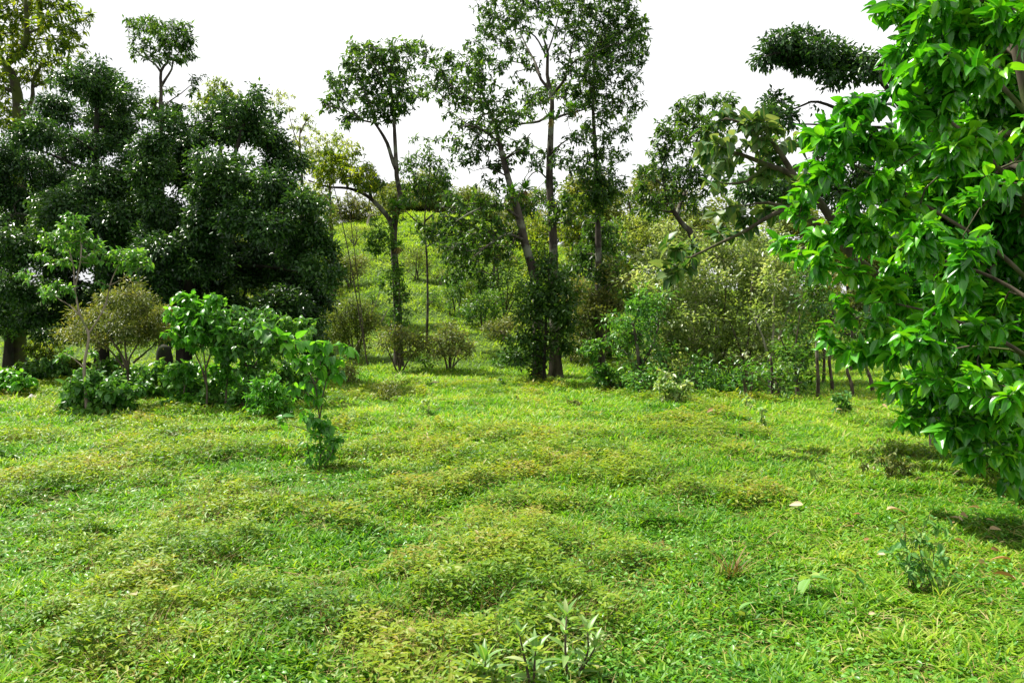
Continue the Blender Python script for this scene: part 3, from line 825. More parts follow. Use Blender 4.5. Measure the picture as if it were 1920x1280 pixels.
T('dark_tree', 'massive dark dense tree at the photo edge, its peak under the slender sky-high crown', 'tree', ('d', 190, 28.5),
  [([(190, 620), (188, 540), (186, 450), (182, 360), (180, 280), (182, 200), (186, 150)], .27, .045),
   ([(187, 470), (130, 430, .6), (80, 410, .6), (30, 400, .6)], .085, .03), ([(184, 400), (230, 360, .6), (260, 330, .6)], .085, .03),
   ([(182, 330), (120, 300, 0), (70, 280, 0)], .085, .03), ([(188, 540), (110, 520, .6), (50, 520, .6)], .085, .03)],
  [(178, 128, 34, 18), (140, 150, 40, 22, .9), (222, 148, 34, 20, .9), (186, 170, 46, 30), (120, 200, 46, 30), (235, 178, 30, 20, .8), (196, 215, 44, 32), (70, 250, 48, 32), (150, 265, 64, 40), (222, 255, 40, 32), (30, 300, 50, 34), (100, 325, 68, 38), (190, 335, 66, 42), (255, 310, 40, 30),
   (40, 385, 54, 40), (120, 400, 70, 42), (210, 410, 66, 44), (-20, 350, 40, 50), (40, 460, 60, 40), (130, 480, 66, 42), (210, 490, 54, 40), (190, 430, 34, 30, 1, -1.6), (185, 350, 34, 30, 1, -1.6), (192, 520, 34, 30, 1, -1.6), (150, 590, 50, 24, 1, .3), (230, 600, 44, 24, 1, .3), (70, 590, 44, 24, 1, .3), (160, 430, 60, 44, 1, 1.5), (90, 480, 60, 40, 1, 1.5), (220, 440, 50, 40, 1, 1.5), (0, 560, 40, 34, 1, .5), (50, 530, 60, 34), (140, 550, 64, 34), (220, 560, 54, 34), (-10, 440, 40, 50), (40, 600, 50, 24, .8, 2), (110, 610, 56, 24, .8, 2), (190, 620, 56, 22, .8, 2), (260, 470, 30, 40), (265, 560, 30, 34)],
  dict(LF_DARK), bark='bark_dark', dsp=2.6, seg=.5, trunk_ns=14, tip_r=.0045)

T('mossy_tree', 'old mossy tree with yellow green crown at the photo edge', 'tree', ('g', 30, 690),
  [([(31, 600), (34, 450), (36, 300), (34, 215), (32, 175), (20, 135), (2, 112), (-14, 80)], .40, .10),
   ([(10, 120), (45, 92, -.5), (50, 50, -.8), (48, 0, -1)], .17, .07), ([(52, 62, -.7), (80, 52, 0), (105, 44, .5)], .07, .03),
   ([(36, 225), (60, 190, .8), (62, 150, 1), (80, 120, 1.2)], .12, .05), ([(60, 165, 1), (90, 150, 1.3), (115, 140, 1.5)], .06, .03), ([(31, 175), (8, 165), (-20, 150)], .1, .05)],
  [(12, 12, 46, 24), (70, 8, 38, 20), (118, 12, 32, 14), (150, 32, 24, 14, .8), (168, 32, 10, 8, .7), (30, 50, 36, 22), (92, 42, 36, 18), (136, 58, 26, 16), (60, 80, 34, 20), (112, 80, 34, 20), (150, 92, 18, 12, .8), (20, 95, 30, 20), (80, 112, 34, 18), (30, 140, 30, 22), (78, 142, 22, 16), (-30, 60, 40, 50),
   (20, 185, 24, 20, .8), (-10, 210, 26, 24), (50, 225, 18, 16, .7), (18, 238, 26, 16), (-20, 130, 30, 30), (20, -40, 60, 30), (90, -40, 60, 26), (125, 115, 20, 12, .7), (32, 330, 14, 36, .7), (34, 420, 16, 30, .8), (26, 500, 14, 30, .6)],
  dict(LF_TALL, mat='moss', lai=2.72, L=.26, W=.10), bark='bark_moss', dsp=2, seg=.5, flare=.6)
T('mossy_tree', 'thinner second trunk standing against the mossy old tree', 'tree', ('g', 14, 694),
  [([(16, 640), (14, 580), (6, 520), (0, 450)], .2, .12)],
  [(14, 585, 26, 24), (-6, 540, 26, 24), (40, 600, 24, 16, .8), (10, 620, 22, 14, .8)], dict(LF_TALL, mat='mid', lai=3.20, L=.2), dsp=.8, bark='bark_dark')

T('slender_tree', 'slender tree with umbrella crown rising above the dark trees', 'tree', ('d', 303, 36),
  [([(304, 500), (303, 400), (304, 300), (301, 220), (302, 178), (302, 134), (314, 118)], .17, .05),
   ([(303, 160), (312, 146), (322, 130), (325, 112), (336, 98)], .07, .02), ([(302, 136), (292, 122), (278, 112), (262, 104)], .06, .02), ([(314, 118), (318, 95), (312, 75)], .05, .02), ([(301, 205), (318, 190), (340, 175), (360, 158)], .04, .015)],
  [(246, 42, 16, 10), (268, 52, 24, 14), (290, 48, 24, 16), (268, 78, 22, 14, .9), (300, 72, 26, 16), (335, 52, 26, 14), (352, 72, 18, 18), (330, 84, 22, 14), (355, 105, 14, 12), (310, 98, 22, 12, .9), (280, 108, 14, 8, .8), (338, 112, 14, 10), (296, 110, 12, 8), (365, 150, 10, 14, .8), (360, 172, 8, 8, .7), (318, 172, 18, 8, .7), (290, 188, 20, 10, .8), (296, 212, 40, 22, 1), (330, 210, 26, 18, .9), (262, 208, 26, 16, .8), (384, 143, 6, 5, .6), (245, 102, 14, 8, .5)],
  dict(LF_TALL, lai=3.04, L=.22), dsp=1.2, seg=.4)
T('light_tree', 'feathery light green tree top behind the dark trees', 'tree', ('d', 415, 42),
  [([(415, 500), (414, 300), (413, 220), (414, 190)], .16, .04), ([(413, 225), (395, 200), (388, 185)], .05, .02), ([(413, 215), (432, 195), (440, 180)], .05, .02)],
  [(412, 160, 24, 12), (392, 178, 22, 12), (432, 178, 22, 12), (410, 190, 28, 12), (455, 195, 18, 12, .8), (380, 200, 22, 12), (425, 210, 36, 14)],
  dict(LF_TALL, mat='moss', L=.2, lai=2.72), dsp=1.2, seg=.5)
T('light_tree', 'thin feathery pale tree right of the dark trees against the sky', 'tree', ('d', 565, 40),
  [([(566, 480), (566, 330), (562, 275), (563, 240)], .13, .03), ([(562, 280), (550, 245), (542, 215)], .04, .015), ([(563, 250), (575, 225), (585, 215)], .04, .015)],
  [(530, 178, 22, 7, .9), (515, 190, 14, 7, .7), (545, 205, 16, 8, .6), (570, 220, 18, 9, .8), (580, 238, 16, 8, .7), (555, 240, 14, 8, .6), (590, 228, 8, 6, .5), (560, 265, 22, 12, .7), (545, 290, 18, 14, .7), (575, 300, 18, 14, .8)],
  dict(LF_TALL, mat='pale', L=.17, W=.055, lai=2.08), dsp=1., seg=.4, bark='bark_twig')
T('light_tree', 'pale green airy tree behind the long low limb of the forked tree', 'tree', ('d', 622, 46),
  [([(622, 470), (620, 400), (618, 330), (622, 285)], .14, .03), ([(619, 340), (600, 300), (592, 280)], .05, .02), ([(619, 330), (642, 300), (652, 280)], .05, .02)],
  [(600, 262, 24, 12, .7), (632, 262, 24, 12, .8), (655, 272, 22, 10, .6), (590, 285, 20, 14, .8), (620, 290, 26, 14), (650, 300, 20, 14, .8), (580, 312, 20, 16), (612, 320, 28, 18), (600, 372, 26, 24), (575, 360, 20, 20), (615, 410, 22, 20)],
  dict(LF_TALL, mat='pale', L=.2, W=.07, lai=2.40), dsp=1.2, seg=.5, bark='bark_twig')

# ------------------------------------------------------------------ right side, behind the glossy tree
T('layered_tree', 'tall dark tree with layered crown rising behind the olive thicket', 'tree', ('d', 1300, 34),
  [([(1302, 560), (1300, 450), (1284, 425), (1265, 400), (1247, 352), (1240, 318)], .22, .05), ([(1268, 405), (1280, 370, .5), (1300, 330, 1), (1305, 280, 1)], .1, .03),
   ([(1300, 280, 1), (1320, 230, 1), (1340, 205, 1)], .05, .02), ([(1246, 350), (1225, 335), (1210, 325)], .05, .02), ([(1262, 398), (1240, 395), (1222, 392)], .04, .02)],
  [(1252, 246, 34, 20), (1238, 285, 30, 20), (1240, 318, 28, 16), (1212, 322, 24, 14, .9), (1205, 352, 22, 14, .9), (1270, 215, 24, 16), (1275, 195, 16, 10), (1308, 190, 34, 14), (1350, 186, 28, 12), (1372, 190, 14, 9), (1300, 222, 30, 18), (1285, 260, 30, 22), (1280, 320, 34, 24), (1318, 340, 36, 26),
   (1225, 372, 30, 16), (1222, 396, 34, 16, .8), (1265, 360, 24, 18, .8), (1300, 385, 26, 18, .8), (1195, 372, 14, 10, .7), (1330, 290, 30, 24), (1340, 240, 30, 20)],
  dict(LF_TALL, L=.23, W=.09, lai=3.04), dsp=1.6, seg=.4)
T('broad_leaf_tree', 'olive tree with very broad leaves leaning out behind the glossy tree', 'tree', ('d', 1760, 12.5),
  [([(1740, 650), (1690, 560), (1600, 480), (1530, 420), (1490, 395), (1450, 402), (1400, 432), (1345, 458), (1296, 482)], .09, .014),
   ([(1600, 480), (1545, 390), (1490, 330), (1440, 310), (1390, 290), (1345, 280)], .08, .02), ([(1490, 330), (1450, 270), (1400, 235), (1360, 222)], .05, .015), ([(1440, 310), (1400, 340), (1360, 345)], .04, .012), ([(1490, 395), (1440, 380), (1400, 385)], .04, .012)],
  [(1368, 214, 34, 16), (1330, 238, 28, 18), (1402, 236, 36, 18), (1440, 238, 32, 18), (1350, 262, 34, 18), (1398, 272, 36, 20), (1448, 278, 34, 22), (1320, 292, 20, 18, .8), (1355, 312, 34, 18), (1410, 318, 34, 18, .9), (1455, 318, 24, 18), (1372, 346, 28, 14, .8), (1330, 332, 20, 12, .6),
   (1400, 405, 36, 16), (1440, 395, 24, 14), (1362, 398, 26, 12, .8), (1345, 436, 20, 14), (1385, 432, 22, 12, .8), (1262, 468, 26, 18), (1292, 462, 20, 14), (1240, 500, 20, 16), (1285, 500, 24, 18), (1260, 520, 20, 10, .8), (1500, 330, 28, 24), (1490, 260, 24, 16)],
  dict(L=.20, W=.135, lai=4.0, fat=1.15, K=6, rc=.16, grav=.3, ros=1, fwd=.5, mat='bigleaf', lv=.25, shell=.45, tmpl=T_BROAD), dsp=.7, seg=.25, tip_r=.003, bark='bark_twig')
T('small_leaved_tree', 'dark small leaved tree thrusting one arched bough over the sky', 'tree', ('d', 1780, 17),
  [([(1775, 600), (1760, 450), (1740, 320), (1700, 220), (1640, 140), (1590, 118), (1530, 105), (1470, 98), (1440, 105)], .12, .012),
   ([(1740, 320), (1660, 260), (1600, 220), (1550, 196), (1520, 191), (1490, 204), (1458, 196)], .06, .012), ([(1755, 420), (1640, 370), (1520, 350), (1440, 345)], .09, .02), ([(1700, 240), (1600, 238), (1540, 234), (1470, 232)], .04, .012)],
  [(1440, 100, 20, 20, 1.2), (1470, 78, 28, 16, 1.2), (1505, 78, 32, 18, 1.2), (1480, 104, 26, 14, 1.2), (1540, 92, 32, 18, 1.2), (1515, 118, 26, 14, 1.2), (1575, 104, 28, 18, 1.2), (1550, 130, 20, 14), (1605, 116, 24, 16, 1.2), (1562, 150, 14, 12), (1590, 140, 22, 12), (1640, 122, 26, 14, 1.2), (1660, 120, 30, 20),
   (1450, 192, 20, 14, 1.1), (1462, 212, 22, 16, 1.1), (1440, 212, 12, 10), (1470, 232, 14, 8, .8), (1420, 340, 36, 14, 1.2), (1440, 356, 44, 20, 1.3), (1480, 350, 40, 20), (1400, 352, 20, 12, 1), (1490, 212, 8, 5, .5), (1528, 192, 8, 5, .4), (1590, 330, 60, 50, 1)],
  dict(LF_DARK, L=.115, W=.055, lai=8.5, K=18, rc=.16, sub=0, fat=1.25), bark='bark_dark', dsp=.5, seg=.3, tip_r=.006)

# ------------------------------------------------------------------ the glossy tree in front on the right
rt = []
GL = [(1700, 30, 60, 45), (1790, 40, 70, 50), (1880, 40, 60, 60), (1660, 20, 26, 26, .8), (1690, 90, 34, 34), (1760, 130, 70, 46), (1850, 140, 70, 60), (1640, 190, 60, 40), (1580, 215, 44, 34), (1720, 220, 60, 50), (1560, 260, 50, 34), (1650, 270, 70, 50), (1510, 258, 24, 18, .8),
      (1760, 300, 70, 60), (1530, 320, 44, 40), (1610, 350, 60, 50), (1700, 380, 60, 50), (1500, 385, 36, 36), (1560, 420, 56, 44), (1480, 450, 30, 26, .9), (1640, 450, 60, 50), (1530, 480, 50, 30), (1740, 470, 60, 60), (1600, 520, 50, 40), (1580, 570, 24, 22, .8), (1690, 550, 60, 56),
      (1640, 600, 46, 44), (1570, 640, 36, 24, .9), (1620, 660, 44, 36), (1700, 650, 60, 50), (1760, 620, 60, 60), (1680, 720, 48, 40), (1740, 740, 56, 44), (1700, 775, 34, 24, .8), (1790, 720, 54, 50), (1770, 800, 40, 36), (1830, 790, 56, 50), (1840, 855, 34, 28, .8), (1900, 840, 50, 50), (1900, 915, 24, 22, .7),
      (1860, 250, 50, 50), (1840, 460, 50, 50, .9), (1880, 600, 50, 60, .5), (1850, 690, 50, 50, .8), (1920, 740, 50, 50, .8), (1880, 340, 40, 40, .7), (1800, 550, 50, 50, .8)]
dn_ = []
for q in GL:
    px = q[0]
    t = (px - 1480) / 440.0                       # crown front: nearest towards the frame edge
    dd = -1.6 * min(1, max(0, t)) + rng.uniform(-.35, .35)
    dn_.append((q[0], q[1], q[2], q[3], (q[4] if len(q) > 4 else 1), dd))
for k in range(150):                               # inner and outer depth of the same crown
    px = rng.uniform(1640, 2150); py = rng.uniform(-60, 790)
    if px < 1700 + abs(py - 450) * .32 - 60: px += 150
    dn_.append((px, py, 70, 60, .9, rng.uniform(.6, 3.2)))
for k in range(60):
    dn_.append((rng.uniform(1740, 2000), rng.uniform(-60, 700), 70, 60, 1.6, rng.uniform(.7, 2.4)))
for k in range(12):
    dn_.append((rng.uniform(1960, 2300), rng.uniform(-200, 800), 90, 80, .7, rng.uniform(-1, 1)))
for k in range(14):
    dn_.append((rng.uniform(1650, 2100), rng.uniform(-330, -40), 80, 60, .7, rng.uniform(-.8, 1.5)))
T('glossy_tree', 'big glossy bright green tree filling the near side of the meadow', 'tree', ('d', 2010, 8.6),
  [([(2005, 760), (1985, 600), (1960, 400), (1930, 200), (1900, 50), (1880, -100)], .12, .04),
   ([(1985, 590), (1880, 480, -.4), (1760, 400, -.6), (1640, 330, -.4), (1560, 290, 0)], .028, .007), ([(1960, 420), (1840, 280, -.4), (1740, 200, -.4), (1660, 170, -.2)], .028, .007),
   ([(2000, 720), (1880, 640, -.6), (1760, 590, -.8), (1640, 560, -.4)], .028, .007), ([(2003, 760), (1920, 720, -.9), (1840, 720, -1.2), (1740, 730, -1)], .028, .007), ([(1985, 600), (1860, 520, .4), (1700, 470, .2), (1560, 440, 0)], .028, .007), ([(1930, 220), (1830, 110, 0), (1740, 50, 0)], .028, .007)],
  dn_, dict(L=.152, W=.074, lai=4.8, K=8, un=.4, rc=.13, grav=.36, ros=1, fwd=.35, sub=4, fat=1.08, mat='magnolia', lv=.24, shell=.45, tmpl=T_NEAR, up=.95), dsp=.4, seg=.2, tip_r=.0025, bark='bark_twig', flare=.4, trunk_ns=12)
# ------------------------------------------------------------------ thicket of small trees and the old fence
LF_TH = dict(L=.13, W=.066, lai=2.1, K=12, rc=.26, sub=4, fat=1.15, up=1.5, un=.36, grav=.05, mat='thicket', lv=.3, shell=.4)
TH = 'small trees of the olive thicket'
T('thicket_tree', 'small olive tree at the near end of the thicket with a short bent trunk', 'tree', ('g', 1202, 744), [([(1200, 700), (1196, 660), (1188, 610)], .09, .03), ([(1199, 690), (1222, 650), (1235, 610)], .05, .02)],
  [(1168, 640, 36, 30), (1212, 618, 40, 32), (1188, 580, 36, 28), (1236, 660, 32, 24), (1160, 600, 26, 24), (1180, 675, 34, 20, .8), (1225, 560, 26, 24), (1205, 700, 40, 14, .6)], dict(LF_TH, mat='shrub', lai=2.88), group=TH, dsp=.8)
TREES = [
    ('second row thicket tree whose pale top shows between the near bush and the middle', (1275, 735), 27.5, [(1275, 690), (1272, 620), (1270, 520)], [(1270, 480, 40, 28), (1230, 500, 36, 28), (1310, 470, 36, 26), (1250, 560, 40, 30), (1300, 560, 40, 30), (1280, 620, 44, 28)], 'thicket'),
    ('thicket tree in the second row, its top highest behind the fork stemmed tree', (1440, 735), 27, [(1440, 690), (1438, 600), (1440, 500)], [(1440, 460, 40, 28), (1400, 470, 36, 26), (1480, 480, 36, 28), (1420, 540, 40, 30), (1470, 560, 40, 30), (1440, 620, 44, 28), (1510, 540, 30, 30)], 'thicket'),
    ('small thicket tree with dense pale foliage right behind the leafy bush', (1254, 742), 24.3, [(1250, 690), (1246, 640), (1244, 560)], [(1240, 560, 40, 32), (1282, 600, 40, 32), (1262, 522, 36, 26), (1225, 520, 30, 24), (1290, 560, 30, 24), (1250, 620, 36, 28), (1275, 650, 40, 22), (1235, 670, 26, 14, .7)], 'thicket'),
    ('small thicket tree with dry bare twigs poking from its top', (1302, 742), 24.8, [(1300, 690), (1302, 620), (1306, 540)], [(1312, 560, 42, 32), (1330, 618, 40, 30), (1300, 500, 38, 26), (1340, 520, 34, 28), (1320, 465, 36, 22), (1282, 470, 30, 22), (1310, 660, 44, 20), (1290, 690, 30, 14, .6)], 'thicket'),
    ('small thicket tree in the middle carrying a tall rounded top', (1348, 742), 25, [(1350, 690), (1356, 620), (1362, 530)], [(1362, 520, 42, 34), (1382, 590, 42, 34), (1352, 648, 40, 22), (1350, 462, 36, 22), (1390, 470, 34, 24), (1400, 530, 34, 28), (1340, 590, 30, 26)], 'thicket'),
    ('small thicket tree with the highest top, under the broad leaved bough', (1396, 746), 24, [(1398, 690), (1404, 620), (1412, 500)], [(1410, 480, 40, 28), (1430, 555, 42, 34), (1412, 640, 40, 26), (1400, 440, 34, 18), (1440, 450, 32, 20), (1445, 510, 34, 28), (1420, 600, 40, 26), (1400, 690, 30, 16, .5)], 'thicket'),
    ('small thicket tree showing one whitish forked stem among its leaves', (1442, 752), 23.2, [(1446, 690), (1450, 615), (1451, 560), (1458, 520)], [(1472, 515, 36, 34), (1482, 598, 36, 30), (1462, 648, 38, 22), (1500, 560, 28, 28), (1455, 480, 30, 24), (1440, 590, 26, 26, .7), (1470, 560, 30, 20, .7)], 'thicket'),
    ('small thicket tree at the fence with leaves all down its trunk', (1497, 752), 21.6, [(1494, 700), (1492, 650), (1500, 590)], [(1490, 665, 24, 22, 1.3), (1502, 622, 34, 22), (1522, 560, 32, 32), (1488, 700, 18, 20, 1.2), (1500, 725, 14, 14), (1530, 510, 26, 26), (1470, 640, 30, 18), (1535, 610, 20, 20, .7)], 'mid'),
    ('thin sparse thicket tree just beside the glossy tree', (1545, 700), 28, [(1545, 660), (1540, 600), (1535, 530)], [(1542, 540, 28, 34, .8), (1552, 600, 24, 24, .7), (1520, 490, 24, 22, .7), (1560, 500, 22, 24, .7)], 'olive'),
]
for lab, (bx, by), d, tr_, cl_, mt in TREES:
    cl_ = cl_ + [(q[0] + rng.normal(0, 22), min(q[1] + rng.uniform(5, 45), 705), q[2] * .9, q[3] * .8, .9, rng.uniform(-.6, .9)) for q in cl_]
    T('thicket_tree', lab, 'tree', ('d', bx, d), [(tr_, .06, .014), ([tr_[0], (tr_[0][0] + 18, tr_[1][1] + 10, .3), (tr_[0][0] + 34, tr_[1][1] - 40, .5)], .045, .015), ([tr_[0], (tr_[0][0] - 16, tr_[1][1] + 16, -.3), (tr_[0][0] - 32, tr_[1][1] - 20, -.5)], .04, .015)],
      cl_, dict(LF_TH, mat=mt), group=TH, dsp=.9, bark='bark_pale' if 'whitish' in lab or 'bare twigs' in lab or 'second row' in lab else 'bark_twig', tip_r=.0028)
T('brownish_tree', 'brownish olive small tree between the climber and the thicket', 'tree', ('d', 1120, 29), [([(1120, 650), (1118, 600), (1122, 560)], .08, .03), ([(1119, 660), (1095, 620), (1085, 580)], .05, .02)],
  [(1120, 560, 38, 34), (1150, 522, 36, 28), (1100, 600, 34, 34), (1085, 540, 26, 26), (1140, 600, 36, 30), (1110, 640, 40, 24), (1155, 570, 26, 26), (1085, 660, 24, 20, .8)], dict(LF_TH, mat='olive', L=.12, W=.045, lai=3.84), dsp=.9)
S('leafy_bush', 'low glossy bush at the near corner of the thicket', 'bush', ('g', 1152, 738), [(1130, 705, 24, 18), (1162, 700, 28, 20), (1185, 718, 20, 14), (1125, 690, 18, 12), (1145, 722, 30, 12), (1105, 655, 20, 20, .9), (1125, 640, 14, 14)], dict(LF_TALL, mat='shrub', L=.15, W=.06, lai=3.52), stems=6, group='bushes along the thicket')
S('leafy_bush', 'pale leafy bush standing out in front of the thicket', 'bush', ('g', 1262, 760), [(1250, 726, 22, 16), (1275, 738, 18, 16), (1262, 748, 26, 10), (1245, 708, 18, 12), (1285, 722, 12, 12)], dict(LF_TALL, mat='sapling', L=.13, W=.05, lai=5.5), stems=6, group='bushes along the thicket')
S('leafy_bush', 'dark low bush filling the foot of the thicket near the fence', 'bush', ('d', 1365, 22.5), [(1345, 712, 26, 18), (1380, 715, 26, 18), (1365, 735, 30, 12), (1330, 730, 20, 12), (1410, 735, 20, 12), (1310, 715, 22, 16)], dict(LF_TALL, mat='shrub', L=.15, W=.06, lai=2.72), stems=6, group='bushes along the thicket')
S('young_tree', 'single thin young plant at the thicket edge behind the meadow', 'sapling', ('g', 1408, 768), [(1404, 742, 10, 10), (1408, 756, 8, 8)], dict(LF_TALL, mat='sapling', L=.12, lai=2.88), stems=1, r=(.012, .006))

FP = 'old wooden fence posts'
posts = [(1534, 752, 640, .055, -5, 'bark-covered fence post at the end of the thicket'), (1562, 742, 660, .06, -6, 'thick whitish mottled fence post, first right of the thicket end post'), (1600, 752, 668, .055, -6, 'fence post standing right behind the small round bush'),
         (1638, 740, 682, .06, -10, 'fence post nearest the glossy tree, leaning left'), (1447, 752, 690, .05, -3, 'fence post half hidden in the thicket, left of the leafy trunk'), (1398, 742, 690, .05, 4, 'fence post in deep shade in the middle of the thicket'),
         (1282, 722, 662, .045, 3, 'pale fence post seen through the thicket far back'), (1322, 735, 688, .05, -3, 'fence post in the thicket left of the dark low bush')]
for (px, py, top, r0, lean, lab) in posts:
    b = G(px, py); d = b[1]
    p1 = P(px + lean, top, d); p1 = p1 + np.array([0, rng.normal(0, .05), 0])
    if p1[2] - b[2] < 1.15: p1 = p1 + (p1 - b) * (1.15 / max(.3, p1[2] - b[2]) - 1)
    mid1 = b + (p1 - b) * .35 + np.array([rng.normal(0, .02), 0, 0]); mid2 = b + (p1 - b) * .7 + np.array([rng.normal(0, .025), 0, 0])
    pts, rad = resample(np.array([b - [0, 0, .2], mid1, mid2, p1]), np.array([r0 * .85, r0 * .8, r0 * .7, r0 * .62]), .07)
    V, l, s = poly_tube(pts, rad, 9, .22)
    V = V - b
    o = mesh_np('fence_post', V, l, s, M['post']); o.location = b; tag(o, lab, 'fence post', FP)

# ------------------------------------------------------------------ hillside bushes and background trees
HB = 'bushes dotted over the hillside'
HL = dict(L=.13, W=.045, fat=1.2, lai=2.20, K=12, rc=.22, grav=.15, mat='fine', lv=.3, shell=.45)
hill = [
    ('leafy small tree on the slope under the low boughs of the leaning tree', (905, 615), [(890, 570, 22, 18), (915, 560, 24, 20), (900, 590, 28, 14), (930, 585, 20, 16), (875, 590, 16, 12)], dict(HL, mat='mid', L=.17, W=.07, lai=2.2), 4),
    ('olive bush on the slope left of the vine clad base', (945, 640), [(930, 615, 22, 16), (955, 605, 22, 16), (940, 628, 26, 10)], dict(HL, mat='olive', L=.13, lai=2.2), 5),
    ('round leafy bush up the slope behind the long feathered plant', (870, 560), [(858, 520, 20, 16), (880, 515, 20, 16), (868, 540, 24, 12)], dict(HL, mat='mid', L=.17, W=.07, lai=2), 4),
    ('dry grassy bush high on the slope between the slim tree and the leaning tree', (840, 480), [(830, 455, 18, 12), (850, 452, 18, 12), (840, 468, 20, 8)], dict(HL, mat='fine', L=.15, lai=1.8), 4),
    ('small bush on the slope right of the see-through bush', (830, 535), [(822, 518, 12, 10), (838, 515, 12, 10)], dict(HL, mat='fine', lai=1.8), 3),
    ('small bush on the slope left of the vase shaped bush', (622, 560), [(612, 540, 14, 12), (630, 535, 14, 12), (620, 550, 16, 8)], dict(HL, mat='fine', lai=1.8), 4),
    ('brownish vase shaped bush halfway up the hillside beside the dark tree', (655, 540), [(640, 505, 22, 14), (668, 500, 22, 14), (655, 485, 24, 12), (630, 490, 14, 12, .8), (682, 490, 14, 12, .8), (655, 515, 20, 10, .7)], dict(HL, mat='olive'), 6),
    ('thin see-through bush right of the forked trunk, halfway up the hillside', (781, 524), [(770, 490, 18, 12, .7), (790, 485, 18, 12, .7), (780, 472, 20, 10, .7), (798, 500, 10, 10, .6), (765, 505, 10, 8, .6)], dict(HL, lai=1.92), 5),
    ('round olive bush low on the hillside left of the forked trunk', (668, 672), [(640, 590, 26, 20), (672, 580, 26, 22), (655, 612, 34, 18), (690, 605, 22, 18), (632, 622, 20, 14), (670, 635, 26, 16, .8), (655, 568, 18, 12)], dict(HL, lai=3.20, L=.11), 6),
    ('dark umbrella topped bush at the foot of the forked trunk', (752, 700), [(735, 622, 24, 14), (765, 628, 24, 14), (790, 642, 20, 14, .9), (725, 642, 18, 12), (756, 645, 26, 12, .8), (775, 660, 20, 10, .7), (805, 655, 12, 10, .8)], dict(HL, lai=3.04, mat='olive', L=.11), 5),
    ('wide low olive bush alone at the foot of the hillside', (843, 695), [(822, 640, 22, 13), (850, 628, 22, 14), (868, 645, 18, 12), (838, 612, 16, 10), (845, 655, 32, 10, .9), (878, 660, 10, 8, .8), (820, 660, 16, 8, .8)], dict(HL, lai=3.20, mat='olive', L=.11), 6),
    ('small bush high on the hill under the slim airy tree', (812, 450), [(800, 425, 16, 12), (818, 420, 16, 12), (810, 436, 18, 8)], HL, 4),
    ('pale dry bush near the hilltop, left of the forked tree', (664, 462), [(645, 432, 18, 8, .8), (670, 428, 18, 8, .8), (690, 432, 14, 8, .8), (662, 442, 16, 8, .6)], dict(HL, mat='pale', lai=1.92), 6),
    ('young tree with bare lower stem beside the leaning tree', (857, 592), [(848, 540, 16, 12), (866, 535, 16, 12), (856, 555, 18, 8), (840, 555, 12, 8, .7)], dict(HL, mat='mid'), 2),
    ('young slim tree behind the leaning tree, pale stem', (893, 588), [(885, 530, 16, 14), (903, 525, 16, 14), (893, 545, 18, 10)], dict(HL, mat='moss', L=.16), 2),
    ('whitish bare branched tree among leaves behind the leaning trunk', (945, 600), [(925, 520, 22, 16, .6), (950, 505, 24, 18, .7), (970, 525, 20, 18, .6), (935, 545, 22, 14, .6), (960, 555, 24, 16, .8), (985, 560, 20, 20)], dict(HL, mat='mid', L=.17, W=.065), 5),
    ('small round shrub on the open slope right of the forked trunk', (810, 575), [(806, 560, 10, 8), (814, 553, 10, 10)], dict(HL, mat='mid', L=.15), 3),
    ('tiny young tree on the open slope, left of the forked trunk', (700, 575), [(698, 552, 12, 8, .8), (704, 562, 10, 6, .8)], dict(HL, mat='mid'), 2),
    ('dark clump of young plants at the far meadow edge, left of the vine clad base', (965, 690), [(945, 668, 20, 16), (970, 655, 22, 18), (985, 680, 22, 14), (938, 685, 16, 10, .8), (958, 700, 22, 8, .8)], dict(HL, mat='mid', L=.17, W=.07, lai=2.56), 5),
    ('round dark bush behind the heart leaved sapling at the edge of the hill', (652, 725), [(650, 700, 12, 14), (662, 690, 10, 12), (644, 712, 10, 8), (662, 712, 10, 8)], dict(HL, mat='olive', L=.1, lai=3.04), 4),
    ('bush on the slope close under the dark tree', (612, 640), [(600, 600, 20, 18), (620, 590, 18, 16), (612, 620, 24, 14)], dict(HL, mat='fine', lai=2.72), 4),
    ('small dark shrub where the slope meets the meadow, right of the umbrella bush', (800, 690), [(796, 672, 12, 10), (806, 680, 10, 8)], dict(HL, mat='mid'), 3),
    ('leafy shrub on the slope in the shade of the leaning tree', (938, 575), [(930, 560, 14, 10), (946, 556, 14, 12), (938, 566, 16, 8)], dict(HL, mat='olive'), 4),
]
for lab, (bx, by), cl_, lf, ns in hill:
    S('hillside_bush', lab, 'bush', ('g', bx, by), cl_, lf, stems=ns, r=(.05, .02), dsp=.6, group=HB, seg=.3, tip_r=.005)
# bent pale branch leaning out of the round olive bush
b = G(676, 668); d = b[1]
pts, rad = resample(np.array([P(660, 676, d), P(672, 645, d), P(690, 618, d), P(712, 606, d), P(726, 582, d), P(735, 576, d)]), np.array([.07, .06, .045, .035, .025, .012]), .15)
p2, r2_ = resample(np.array([P(674, 642, d), P(690, 600, d), P(704, 570, d), P(714, 540, d)]), np.array([.04, .03, .02, .01]), .15)
V, l, s = join([poly_tube(pts, rad, 7, .15), poly_tube(p2, r2_, 6, .15)])
o = mesh_np('dead_branch', V - b, l, s, M['bark_pale']); o.location = b; tag(o, 'bare pale branch leaning out of the round olive bush', 'branch')

